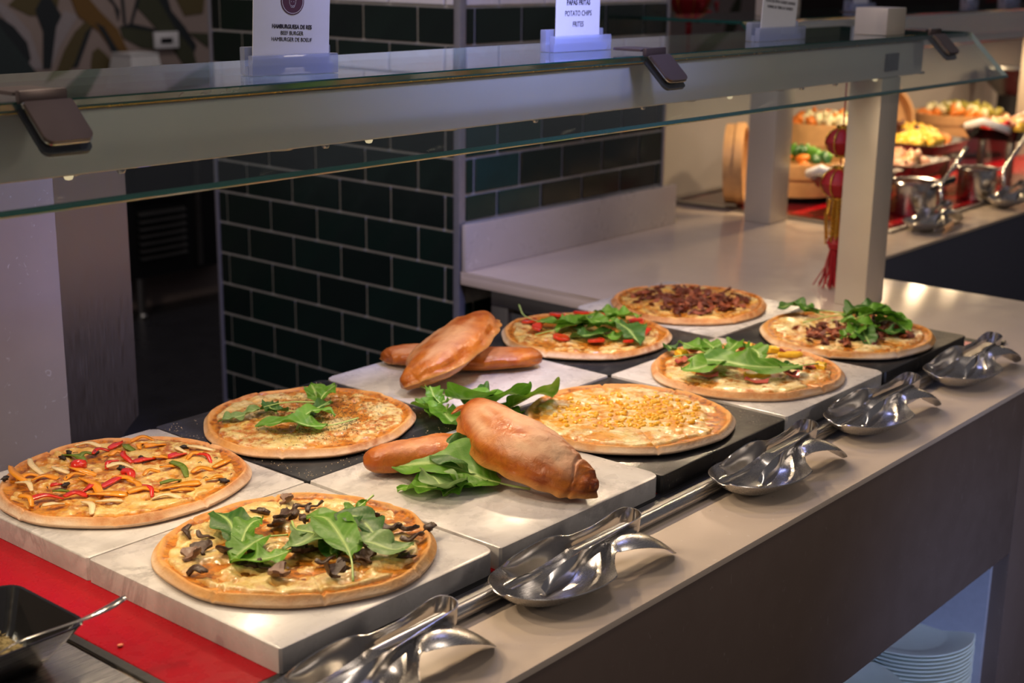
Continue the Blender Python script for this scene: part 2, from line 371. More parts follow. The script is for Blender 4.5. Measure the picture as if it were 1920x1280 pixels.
# papered wall far behind, with its printed leaves
wf = box('wall_back', -1.0, 9.0, 4.22, 4.32, 0.0, 3.0, M['wallp'], bev=0, kind='structure')
PR = [plain('print_night_green', (0.018, 0.024, 0.030), 0.7), plain('print_olive', (0.11, 0.085, 0.035), 0.7),
      plain('print_ochre', (0.18, 0.095, 0.025), 0.7), plain('print_grey', (0.36, 0.32, 0.34), 0.7), plain('print_moss', (0.055, 0.060, 0.035), 0.7)]
def printed(polys, mat, off, name='printed_leaf'):
    V = []; F = []
    for P in polys:
        b = len(V); n = len(P)
        for x, z in P: V.append((x, 4.218-off, z))
        for x, z in P: V.append((x, 4.2195, z))
        F.append(list(range(b, b+n)))
        for i in range(n): F.append((b+i, b+n+i, b+n+(i+1) % n, b+(i+1) % n))
    o = mk(name, V, F, mat, wf); o['kind'] = 'stuff'; return o
def wp(L): return [(lambda p: (p.x, p.z))(at(a, b, y=4.2)) for a, b in L]
printed([wp([(60, -30), (120, -40), (110, 30), (60, 30), (20, 10)])], PR[1], .0005)
printed([wp([(90, -20), (120, 30), (122, 60), (100, 130), (85, 130), (85, 60), (70, 20)])], PR[0], .0006)
printed([wp([(125, 20), (150, 30), (115, 90), (100, 130), (110, 50)]), wp([(0, 0), (30, 25), (60, 60), (85, 130), (60, 130), (40, 70), (0, 20)])], PR[3], .001)
printed([wp([(-40, -10), (0, 30), (30, 50), (55, 80), (62, 110), (50, 135), (30, 125), (0, 60), (-40, 30)])], PR[0], .0015)
printed([wp([(-40, 20), (0, 45), (40, 95), (75, 140), (-40, 150)])], plain('print_teal', (0.030, 0.045, 0.048), 0.7), .002)
printed([wp([(130, -20), (165, -10), (190, 20), (225, 55), (255, 120), (235, 125), (190, 60), (150, 30)])], PR[2], .003)
printed([wp([(165, 40), (182, 40), (150, 110), (130, 140), (108, 140), (125, 95), (145, 60)])], PR[1], .0025)
printed([wp([(182, 42), (198, 50), (240, 118), (255, 135), (235, 135), (205, 80)]), wp([(165, 60), (178, 48), (150, 125), (140, 128)])], PR[0], .0035)
printed([wp([(255, -30), (300, -20), (330, 30), (365, 90), (375, 130), (350, 125), (320, 80), (285, 40), (262, 15)])], PR[4], .003)
printed([wp([(310, -30), (325, 20), (350, 50), (372, 85), (368, 98), (330, 50), (296, -10)])], PR[0], .0035)
printed([wp([(325, -30), (390, -30), (385, 25), (350, 30), (335, 0)])], PR[1], .002)
printed([wp([(228, 50), (255, 46), (290, 56), (300, 95), (270, 90), (235, 72)])], PR[4], .0022)
printed([wp([(228, 51), (250, 44), (295, 54), (300, 60), (250, 52)]), wp([(195, -20), (215, 0), (228, 20), (226, 40), (218, 10), (200, -10)]), wp([(230, -10), (236, 0), (240, 45), (236, 47)]), wp([(262, -10), (268, -10), (252, 45), (248, 45)])], PR[0], .004)
printed([wp([(175, 122), (178, 98), (188, 90), (200, 100), (220, 124), (222, 140), (176, 140)])], PR[1], .003)
ex = []
for i in range(46):
    cx, cz, L, a, w = rnd.uniform(3.3, 8.9), rnd.uniform(0.9, 2.9), rnd.uniform(.25, .5), rnd.uniform(-1.2, 1.2), rnd.uniform(.05, .1)
    ex.append([(cx+math.cos(a)*t*L-math.sin(a)*s*w*math.sin(PI*(t+1)/2), cz+math.sin(a)*t*L+math.cos(a)*s*w*math.sin(PI*(t+1)/2)) for t, s in [(-1, 0), (-.6, 1), (0, 1), (.6, 1), (1, 0), (.6, -1), (0, -1), (-.6, -1)]])
for i in range(40):
    cx, cz, L, a, w = rnd.uniform(-0.8, 3.4), rnd.uniform(1.62, 2.9), rnd.uniform(.15, .4), rnd.uniform(-1.2, 1.2), rnd.uniform(.04, .08)
    ex.append([(cx+math.cos(a)*t*L-math.sin(a)*s*w*math.sin(PI*(t+1)/2), cz+math.sin(a)*t*L+math.cos(a)*s*w*math.sin(PI*(t+1)/2)) for t, s in [(-1, 0), (-.6, 1), (0, 1), (.6, 1), (1, 0), (.6, -1), (0, -1), (-.6, -1)]])
for k in range(4): printed(ex[k::4], [PR[0], PR[1], PR[4], PR[3]][k], .001+.0007*k)
# socket plate on the papered wall and the white dispenser below it
p = at(312, 75, y=4.2); sp_ = empty('wall_socket', (p.x, 4.21, p.z), 0, 'small cream wall plate with a black slot on the leaf wallpaper', 'wall plate')
box('frame', -.068, .068, -.016, 0, -.038, .038, M['paper'], sp_, .004); box('slot', -.036, .030, -.019, -.0165, -.014, .010, M['blk'], sp_, .001)
p = at(296, 97, y=3.9)
# dark refrigerator behind the counter
fr = empty('undercounter_refrigerator', (2.72, 4.0, 0), 0, 'dark undercounter refrigerator with louvred grille behind the counter', 'refrigerator')
box('body', -.40, .45, 0, .6, .20, 1.06, M['darkmetal'], fr, .01)
box('door_panel', -.20, .10, -.03, -.001, .56, 1.04, M['darkmetal'], fr, .006)
for i in range(7): 
    bm = bmesh.new(); bbox(bm, -.185, .075, -.012, .012, -.004, .004, .001, 1); s_ = from_bm('louvre_slat', bm, M['steeld'], fr); s_.location = (0, -.02, .30+.034*i); s_.rotation_euler = (.5, 0, 0)
box('frame_post', .14, .17, -.02, -.001, .22, 1.05, M['steeld'], fr, .002)
for x in (-.16, .40): lathe('leg', [(0, 0), (.03, 0), (.03, .02), (.02, .03), (.02, .205), (0, .205)], M['steeld'], fr, 14, (x, .03, 0))
box('display', -.19, -.11, -.034, -.0305, .72, .76, M['blk'], fr, .001)
for i in range(3): box('digit', -.18+.022*i, -.166+.022*i, -.0352, -.0342, .73, .75, M['ledb'], fr, 0)
dp = empty('serving_dispenser', (p.x+.02, 4.1, 1.061), 0, 'white tapered box standing under the small wall plate', 'dispenser')
lathe('body', [(0, 0), (.135, 0), (.135, .002), (.105, .145), (.10, .15), (0, .15)], M['whitepl'], dp, 4, rot=(0, 0, PI/4), smooth=False)
box('lid', -.076, .076, -.076, .076, .1505, .158, M['whitepl'], dp, .002)

# tiled pillar: core, tiles piece by piece
PX, PY, PX2, PY2 = 1.306, 0.896, 2.180, 1.832
pil = box('wall_pillar', PX, PX2, PY, PY2, 0.0, 2.6, M['grout'], bev=0, kind='structure')
_tc = {}
def tile(axis, a0, a1, z0, z1, mat):
    g = 0.0035; w, h = round(a1-a0-2*g, 4), round(z1-z0-2*g, 4)
    if w < 0.006: return
    key = (axis, w, h, mat.name)
    if key not in _tc:
        bm = bmesh.new()
        if axis == 'y': bbox(bm, -.006, 0, -w/2, w/2, -h/2, h/2, .0015, 1)
        else: bbox(bm, -w/2, w/2, -.006, 0, -h/2, h/2, .0015, 1)
        me = bpy.data.meshes.new('tile'); bm.to_mesh(me); bm.free(); me.materials.append(mat); _tc[key] = me
    o = link('tile', _tc[key], pil)
    o.location = (PX, (a0+a1)/2, (z0+z1)/2) if axis == 'y' else ((a0+a1)/2, PY, (z0+z1)/2)
H = 0.0905; Z0 = 0.820
for k in range(-7, 12):
    z = Z0+H*k; off = 0.0 if k % 2 == 0 else 0.0925
    mt = M['tilew'] if k >= 8 else M['tile']
    js = [PY+.014]+[0.94+off+0.19*i for i in range(6)]
    js = [j for j in js if j < PY2-.012]+[PY2-.004]
    for a, b in zip(js[:-1], js[1:]): tile('y', a, b, z, z+H, mt)
    if k >= 0 or k in (-1, -2):
        if k in (0,): continue
        off = 0.0 if k % 2 == 1 else -0.088
        js = [PX+.016]+[j for j in [1.356+off+0.1765*i for i in range(7)] if PX+.03 < j < PX2-.012]+[PX2-.004]
        if k % 2 == 1 and False: pass
        zt0 = z if z > 1.03 else (z if z < .85 else 1.03)
        for i, (a, b) in enumerate(zip(js[:-1], js[1:])):
            if z+H > 1.035 or z < .80:
                tile('x', a, b, max(z, 1.024) if z > .85 else z, z+H, M['tileb'] if (mt is M['tile'] and k in (2, 3, 4) and i in (0, 1)) else mt)
box('trim_1', PX-.008, PX+.014, PY-.008, PY+.012, 0.0, 2.6, M['trim'], bev=.001, kind='structure')
box('trim_2', PX-.0075, PX+.012, PY2-.003, PY2+.010, 0.0, 2.6, M['trim'], bev=.001, kind='structure')
box('trim_3', PX2-.003, PX2+.008, PY-.0075, PY+.010, 0.0, 2.6, M['trim'], bev=.001, kind='structure')
# pale wall behind the rear counter
box('wall_rear', 2.19, 8.0, 1.16, 1.20, 0.0, 1.40, M['wallw'], bev=.004, kind='structure')
box('trim_4', 2.19, 8.0, 1.155, 1.205, 1.40, 1.42, M['beam'], bev=.002, kind='structure')

wr = box('wall_right', 8.9, 9.0, -3.5, 4.2, 0.0, 3.0, plain('dark_far_wall', (0.030, 0.020, 0.018), 0.7, sc=3, var=.5), bev=0, kind='structure')
V = []; F = []; fm = []
for i in range(60):
    cy, cz, L_, a_, w_ = rnd.uniform(-3, 4), rnd.uniform(.6, 2.8), rnd.uniform(.15, .4), rnd.uniform(-1.5, 1.5), rnd.uniform(.04, .1); b0 = len(V)
    for t, s in [(-1, 0), (-.6, 1), (0, 1), (.6, 1), (1, 0), (.6, -1), (0, -1), (-.6, -1)]:
        V.append((8.898-.0004*i/10, cy+math.cos(a_)*t*L_-math.sin(a_)*s*w_*math.sin(PI*(t+1)/2), cz+math.sin(a_)*t*L_+math.cos(a_)*s*w_*math.sin(PI*(t+1)/2)))
    F.append(tuple(range(b0, b0+8))); fm.append(i % 3)
mk('printed_leaf', V, F, [plain('print_wine', (0.13, 0.012, 0.010), .7), plain('print_dark_moss', (0.050, 0.055, 0.025), .7), plain('print_dark_ochre', (0.10, 0.05, 0.02), .7)], wr, fm=fm)['kind'] = 'stuff'

# ------------------------------------------------------------------ counters
L = [(-2.2, -.545), (1.958, -.545), (1.958, .19), (6.6, .19), (6.6, 1.155), (2.19, 1.155), (2.19, .882), (1.297, .882), (1.297, .385), (-2.2, .385)]
wt = empty('worktop', (0, 0, 0), 0, 'beige quartz worktop running under the pizzas and back past the pillar', 'worktop')
bm = bmesh.new(); prism_bm(bm, L, .896, ZC, .0025, 2); from_bm('surface', bm, M['counter'], wt, smooth=True)
box('edge_strip', 1.297, 1.317, .385, .882, .872, .8955, M['counter'], wt, .001)
box('edge_strip', -2.2, 1.296, .365, .385, .872, .8955, M['counter'], wt, .001)
box('core_board', -2.2, 1.30, -.51, .18, .872, .8955, M['blk'], wt, 0)
cb = empty('buffet_counter', (0, 0, 0), 0, 'dark brown quartz-fronted buffet counter with a plate niche below', 'counter')
box('front_panel', -2.2, 1.300, -.5435, -.515, .565, .8955, M['fascia'], cb, .001)
box('pier', 1.3025, 1.95, -.5435, .18, .0, .8955, M['fascia'], cb, .002)
box('niche_back', -2.2, 1.3015, -.10, -.08, .0, .60, plain('niche_olive_panel', (0.10, 0.10, 0.06), 0.5), cb, 0)
box('niche_side', 1.290, 1.302, -.514, -.101, .0, .60, plain('niche_side_quartz', (0.42, 0.42, 0.46), 0.35), cb, .001)
box('shelf', -2.2, 1.289, -.53, -.101, .235, .255, plain('niche_shelf', (0.16, 0.15, 0.14), 0.35), cb, .002)
box('plinth', -2.2, 1.30, -.50, -.48, .0, .234, M['fascia'], cb, .001)
box('rear_panel', -2.2, 1.296, .355, .375, .0, .871, M['fascia'], cb, .001)
box('support_rail', -2.2, 1.29, -.51, .35, .80, .871, M['blk'], cb, 0)
rc = empty('rear_cabinet', (0, 0, 0), 0, 'steel cabinet under the rear worktop beside the tiled pillar', 'cabinet')
box('body', 1.345, 1.95, .40, .80, .0, .871, M['steeld'], rc, .002)
for nm, a in (('frame_rail', (1.318, 1.344, .40, .80, .83, .871)), ('frame_stile', (1.318, 1.344, .745, .80, .0, .829)), ('frame_stile', (1.318, 1.344, .40, .45, .0, .829))): box(nm, *a, M['panelst'], rc, .003)
box('door', 1.326, 1.344, .452, .743, .02, .818, M['steeld'], rc, .004)
rb = empty('rear_counter', (0, 0, 0), 0, 'navy-fronted rear buffet counter beyond the end of the pizza counter', 'counter')
box('front_panel', 1.97, 6.6, .195, .235, .0, .8955, M['navy'], rb, .001); box('body', 2.20, 6.6, .236, 1.13, .0, .87, M['darkmetal'], rb, 0)
box('backsplash', 1.300, 2.228, .868, .881, ZC+.0005, 1.022, M['splash'], None, .002, label='flecked beige quartz upstand along the foot of the tiled pillar', cat='upstand')
# stone-clad end panels at the left
box('end_panel', -1.7, 0.003, .60, .66, .0, 1.40, M['leftstone'], None, .003, label='flecked taupe stone panel standing behind the counter at the far left', cat='panel')
bm = bmesh.new()
pts = [(.27, 1.40), (-.6, 1.40), (-.6, .2), (.05, .2), (.10, .60), (.246, .768), (.278, .795), (.278, 1.40)]
vs0 = [bm.verts.new((x, .80, z)) for x, z in pts]; vs1 = [bm.verts.new((x, .84, z)) for x, z in pts]
bm.faces.new(vs0); bm.faces.new(vs1[::-1])
for i in range(len(pts)): bm.faces.new((vs0[i], vs1[i], vs1[(i+1) % len(pts)], vs0[(i+1) % len(pts)]))
ep = empty('steel_end_panel', (0, 0, 0), 0, 'brushed metal panel with two folds right of the stone panel', 'panel')
from_bm('sheet', bm, M['panelst'], ep)
box('fold', .110, .116, .790, .799, .62, 1.40, M['panelst'], ep, .002)
box('fold', .020, .026, .785, .799, .30, 1.40, M['panelst'], ep, .002)

# ------------------------------------------------------------------ hot plate under the slabs
hp = empty('warming_plate', (0, 0, ZC), 0, 'red glass warming plate with steel edge carrying the marble slabs', 'warming plate')
bm = bmesh.new(); bbox(bm, -.452, 1.50, -.352, .378, .0005, .004, .0008, 1); from_bm('glass_top', bm, M['red'], hp)
bm = bmesh.new()
for a in ((-.466, -.453, -.366, .384), (1.501, 1.53, -.366, .384), (-.452, 1.50, .379, .384), (-.452, 1.50, -.366, -.353)): bbox(bm, *a, .0005, .005, .001, 1)
from_bm('edge_frame', bm, M['blk'], hp)
box('side_strip', 1.45, 1.499, -.350, -.235, .0043, .0056, plain('pink_strip', (0.55, 0.10, 0.12), .3), hp, 0)  # pink strip at the far end of the red glass
bm = bmesh.new(); bbox(bm, -1.5, 1.56, -.398, -.370, .0005, .007, .002, 2); from_bm('rail_base', bm, M['steeld'], hp, smooth=True)
tube('rail', [(-1.5+.2*i, -.408, .0105) for i in range(16)], .0095, M['steel'], hp, 14)
sp = empty('steel_tray_top', (-.85, -.10, ZC), 0, 'brushed steel plate beside the red glass, under the black dish', 'steel plate')
bm = bmesh.new(); bbox(bm, -.55, .378, -.262, .48, .0005, .006, .002, 2); from_bm('plate', bm, M['steel'], sp, smooth=True)
bm = bmesh.new(); bbox(bm, -.54, .365, -.245, -.19, .0065, .009, .001, 2); from_bm('lip', bm, M['steeld'], sp, smooth=True)

# ------------------------------------------------------------------ slabs
S0 = 0.3600
names = {('w', 0, 0): 'white marble slab under the mushroom pizza at the near corner', ('w', 1, 0): 'white marble slab under the front crossed calzones',
 ('b', 2, 0): 'black slate slab under the sweetcorn pizza', ('w', 3, 0): 'white marble slab under the ham and pineapple pizza', ('b', 4, 0): 'black slate slab under the bacon and rocket pizza',
 ('w', 0, 1): 'white marble slab under the pepper-strip pizza', ('b', 1, 1): 'black slate slab under the herb and rocket pizza', ('w', 2, 1): 'white marble slab under the rear crossed calzones',
 ('b', 3, 1): 'black slate slab under the tomato and rocket pizza', ('w', 4, 1): 'white marble slab under the crispy bacon pizza farthest away'}
for (k, i, j), lab in names.items():
    x0 = -.359+S0*i+(-.002 if i == 0 else 0); x1 = x0+S0-.0025; y0 = -.360+j*.3605; y1 = y0+.3585
    if (i, j) == (0, 0): y0 += .002; x1 -= .001
    if j == 1 and i == 0: y1 = .352
    dz = {(0, 0): 0, (1, 0): .0008, (2, 0): -.002, (3, 0): .001, (4, 0): -.001}.get((i, j), -.001*(i % 2))
    r = .018 if k == 'w' else .006
    rs = [.003, .003, .003, .003]
    if j == 0: rs[3] = r
    if j == 1: rs[1] = r; rs[0] = .01
    poly = rrect(x0, x1, y0, y1, rs)
    bm = bmesh.new(); prism_bm(bm, [(x-(x0+x1)/2, y-(y0+y1)/2) for x, y in poly], 0, ZT+dz-.9095, .0025, 2)
    o = from_bm('marble_slab' if k == 'w' else 'slate_slab', bm, M['wm'] if k == 'w' else M['bm'], smooth=True, loc=((x0+x1)/2, (y0+y1)/2, .9095),
            label=lab, cat='serving slab', group='chequered serving slabs')

# ------------------------------------------------------------------ sneeze guards
def glass_sheet(name, x0, x1, y0, z0, y1, z1, t, parent, edges):
    """sheet between lines (y0,z0) and (y1,z1), thickness t along its normal; edges: material of the y0 edge, y1 edge, ends"""
    d = Vector((0, y1-y0, z1-z0)).normalized(); nrm = Vector((0, -d.z, d.y))*t
    V = []
    for x in (x0, x1):
        for (y, z) in ((y0, z0), (y1, z1)):
            V.append(Vector((x, y, z))); V.append(Vector((x, y, z))+nrm)
    # idx: x*4 + e*2 + n
    F = [(0, 2, 6, 4), (1, 5, 7, 3), (0, 4, 5, 1), (2, 3, 7, 6), (0, 1, 3, 2), (4, 6, 7, 5)]
    c = sum(V, Vector())/8
    F = [f if (V[f[1]]-V[f[0]]).cross(V[f[2]]-V[f[1]]).dot(V[f[0]]+V[f[2]]-2*c) > 0 else f[::-1] for f in F]
    return mk(name, V, F, [M['glass'], M['gedge'], M['gedgel']], parent, fm=[0, 0, edges[0], edges[1], edges[2], edges[2]])
def bracket(x, parent, w=.058, yF=-.075, zF=1.505):
    V = Vector((0, -.095, -.090)).normalized(); N = Vector((0, -.090, .095)).normalized()
    def plate(name, s0, s1, n0, n1, ww, m, r=.010):
        poly = rrect(-ww/2, ww/2, s0, s1, [.002, .002, r, r] if s1 > s0 else r)
        bm = bmesh.new(); bt = []; tp = []
        # s grows down the slope, round the lower corners
        pl = [(a, s0+s1-b) for a, b in poly]
        for a, s in pl: p = V*s+N*n0; bt.append(bm.verts.new((a, p.y, p.z)))
        for a, s in pl: p = V*s+N*n1; tp.append(bm.verts.new((a, p.y, p.z)))
        n = len(pl); bm.faces.new(bt); bm.faces.new(tp[::-1])
        for i in range(n): bm.faces.new((bt[i], tp[i], tp[(i+1) % n], bt[(i+1) % n]))
        bmesh.ops.bevel(bm, geom=list(bm.edges), offset=.0009, segments=2, affect='EDGES') if False else None
        return from_bm(name, bm, m, parent, loc=(x, yF, zF))
    plate('front_plate', .006, .062, .0085, .012, w, M['brz'])
    plate('clip_edge', .004, .063, .0065, .0083, w+.001, M['chrome'])
    plate('back_plate', .004, .068, -.006, -.0012, w+.002, M['blk'])
    bm = bmesh.new(); prism_bm(bm, rrect(-w/2, w/2, 0, .062, [.012, .012, .002, .002]), 0, .004, .001, 1)
    from_bm('top_plate', bm, M['brz'], parent, smooth=True, loc=(x, yF+.006, zF+.009))
    bm = bmesh.new(); bbox(bm, -w/2, w/2, -.004, .004, -.004, .012, .002, 2); from_bm('hinge', bm, M['brz'], parent, smooth=True, loc=(x, yF-.001, zF+.003))
sg = empty('sneeze_guard', (0, 0, 0), 0, 'front glass sneeze guard on a champagne metal beam above the pizzas', 'sneeze guard')
box('beam', -2.2, 1.832, -.040, .040, 1.418, 1.491, M['beam'], sg, .003, 3)
box('light_channel', -2.2, 1.82, -.043, -.030, 1.4915, 1.4965, M['gold'], sg, .001)  # gold colour stands in for the glow of the LED line
box('end_cap', 1.64, 1.70, -.0445, -.0405, 1.432, 1.470, M['blk'], sg, .001)
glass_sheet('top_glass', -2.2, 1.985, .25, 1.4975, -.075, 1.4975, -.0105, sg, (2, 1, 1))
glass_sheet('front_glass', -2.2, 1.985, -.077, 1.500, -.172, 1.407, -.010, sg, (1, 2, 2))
bm = bmesh.new(); bbox(bm, -2.2, 1.984, -.0004, .0004, -.0035, .0035, 0, 1)  # added strip, its dark green imitates refraction inside the glass edge
for v in bm.verts: v.co = Vector((v.co.x, -.1715+v.co.z*.73-v.co.y*.69-.0078, 1.4105+v.co.z*.69+v.co.y*.73+.0062-.0035))
from_bm('edge_refraction_band', bm, M['gedge'], sg)
for x in (-.425, .712, 1.80): bracket(x, sg)
for i, x in enumerate([-.37, -.30, .02, .10, .46, .75, 1.03, 1.30, 1.44, 1.62]):
    lathe('lamp_stud', [(0, -.006), (.004, -.005), (.0055, -.002), (.0055, 0)], M['led'] if i % 3 == 0 else M['chrome'], sg, 10, (x, -.030, 1.4178))
for i in range(10): lathe('lamp_bezel', [(.017, -.004), (.022, -.004), (.024, 0), (.017, 0)], M['steeld'], sg, 18, (-1.0+.32*i, 0.0, 1.4178))
bm = bmesh.new(); bbox(bm, 1.632, 1.722, -.042, .034, .9056, 1.4175, .002, 2); from_bm('support_post', bm, M['post'], sg, smooth=True)
sg2 = empty('sneeze_guard', (0, 0, 0), 0, 'rear sneeze guard over the hot dishes on the back counter', 'sneeze guard')
box('beam', 2.42, 6.5, .63, .71, 1.420, 1.488, M['beam'], sg2, .003, 3)
glass_sheet('top_glass', 2.05, 6.6, .93, 1.498, .575, 1.498, -.008, sg2, (1, 1, 1))
glass_sheet('front_glass', 2.05, 6.6, .573, 1.498, .478, 1.407, -.007, sg2, (1, 1, 1))
for x in (2.46, 4.55):
    bm = bmesh.new(); bbox(bm, x-.05, x+.05, .655, .745, .9056, 1.4195, .002, 2); from_bm('support_post', bm, M['post'], sg2, smooth=True)
for x in (2.75, 4.15): bracket(x, sg2, yF=.575, zF=1.503)
for i in range(9): lathe('lamp_bezel', [(.025, -.004), (.030, -.004), (.032, 0), (.025, 0)], M['steeld'], sg2, 18, (2.55+.36*i, 0.67, 1.4198))

# ------------------------------------------------------------------ sign holders
def text(body, size, loc, parent, mat, name='lettering', rotz=0.0, bold=0.0):
    cu = bpy.data.curves.new('t', 'FONT'); cu.body = body; cu.size = size; cu.align_x = 'CENTER'; cu.extrude = .00015; cu.offset = bold; cu.resolution_u = 3
    o = bpy.data.objects.new('t', cu); C.objects.link(o); dg = bpy.context.evaluated_depsgraph_get()
    me = bpy.data.meshes.new_from_object(o.evaluated_get(dg)); bpy.data.objects.remove(o); me.materials.append(mat) if not me.materials else None
    ob = link(name, me, parent, loc, (PI/2, 0, 0)); 
    ob.scale = (.80, 1, 1); return ob
def disc(name, r, loc, parent, mat, n=36, r0=0.0):
    V = []; F = []
    if r0 == 0:
        V = [(r*math.cos(2*PI*i/n), 0, r*math.sin(2*PI*i/n)) for i in range(n)]+[(r*math.cos(2*PI*i/n), -.0004, r*math.sin(2*PI*i/n)) for i in range(n)]
        F = [list(range(n)), list(range(n, 2*n))[::-1]]+[(i, (i+1) % n, n+(i+1) % n, n+i) for i in range(n)]
    else:
        for q in (r0, r): V += [(q*math.cos(2*PI*i/n), -.0005, q*math.sin(2*PI*i/n)) for i in range(n)]
        F = [(i, (i+1) % n, n+(i+1) % n, n+i) for i in range(n)]
    return mk(name, V, F, mat, parent, loc=loc)
def sign(x, y, rz, w, lines, label, cw, tilt=0.0, emblem=None, size=.0085, zt=.062, dz=.0125, z=1.5085, hh=.20):
    s = empty('sign_holder', (x, y, z), rz, label, 'sign', 'acrylic sign holders on the glass shelves')
    bm = bmesh.new()
    # block with a channel: two cheeks, back wall, front wall
    bbox(bm, -w/2, w/2, -.016, -.005, 0, .026, .0015, 2); bbox(bm, -w/2, w/2, .003, .016, 0, .036, .0015, 2); bbox(bm, -w/2, w/2, -.0049, .0029, 0, .012, .0, 1)
    from_bm('acrylic_block', bm, M['acryl'], s, smooth=True)
    bm = bmesh.new(); bbox(bm, -cw/2, cw/2, -.0026, -.0014, .0125, hh, 0, 1)
    cdm = from_bm('card', bm, M['paper'], s); cdm.rotation_euler = (0, tilt, 0)
    for i, t in enumerate(lines): text(t, size, (0, -.0030, zt-dz*i), cdm, M['ink'], bold=.00022 if i == 0 else 0)
    if emblem:
        ez = emblem; disc('emblem', .0175, (0, -.0028, ez), cdm, M['plum']); disc('emblem_ring', .0160, (0, -.0029, ez), cdm, M['paper'], r0=.0153)
        # line-drawn horned head
        for P in ([(-.010, .008), (-.009, .003), (-.005, .0015), (-.0045, -.003), (-.002, -.008), (.002, -.008), (.0045, -.003), (.005, .0015), (.009, .003), (.010, .008)],
                  [(-.005, .0015), (0, .003), (.005, .0015)], [(-.002, -.0055), (0, -.0065), (.002, -.0055)], [(-.0022, -.0005), (-.0015, -.001)], [(.0022, -.0005), (.0015, -.001)]):
            V, F = tube_geo([(a, -.0033, ez+b) for a, b in P], .00035, 5); mk('emblem_line', V, F, M['paper'], cdm)
    return s
sign(.001, .015, -.17, .131, ['HAMBURGUESA DE RES', 'BEEF BURGER', 'HAMBURGER DE BOEUF'], 'acrylic sign holder with the beef burger card', .116, .05, emblem=.0935, size=.0072, zt=.0585, dz=.0082)
sign(.694, .073, -.05, .150, ['PAPAS FRITAS', 'POTATO CHIPS', 'FRITES'], 'acrylic sign holder with the potato chips card, middle of the glass shelf', .114, 0, emblem=.116, size=.0125, zt=.076, dz=.0180)
sign(1.277, .022, -.03, .172, ['PAPAS CON CHORIZO', 'POTATOES WITH CHORIZO SAUSAGE', 'POMMES DE TERRE AU CHORIZO'], 'acrylic sign holder with the chorizo potatoes card', .128, .08, emblem=.117, size=.0080, zt=.082, dz=.0110)
for x, w, lab in ((3.05, .16, 'small blank card stand on the rear glass, leftmost of the three there'), (3.92, .09, 'narrow acrylic card stand on the rear glass, middle of the three there'), (4.30, .15, 'card stand on the rear glass at the top right corner')):
    sign(x, .74, 0, w, [], lab, w*.6, 0, z=1.5065, hh=.10)
bm = bmesh.new(); bbox(bm, 1.632, 1.722, -.042, .034, 1.5086, 1.566, .002, 2); from_bm('post_top', bm, M['post'], sg, smooth=True)
bm = bmesh.new(); bbox(bm, 2.41, 2.51, .655, .745, 1.5066, 1.75, .002, 2); from_bm('post_top', bm, M['post'], sg2, smooth=True)

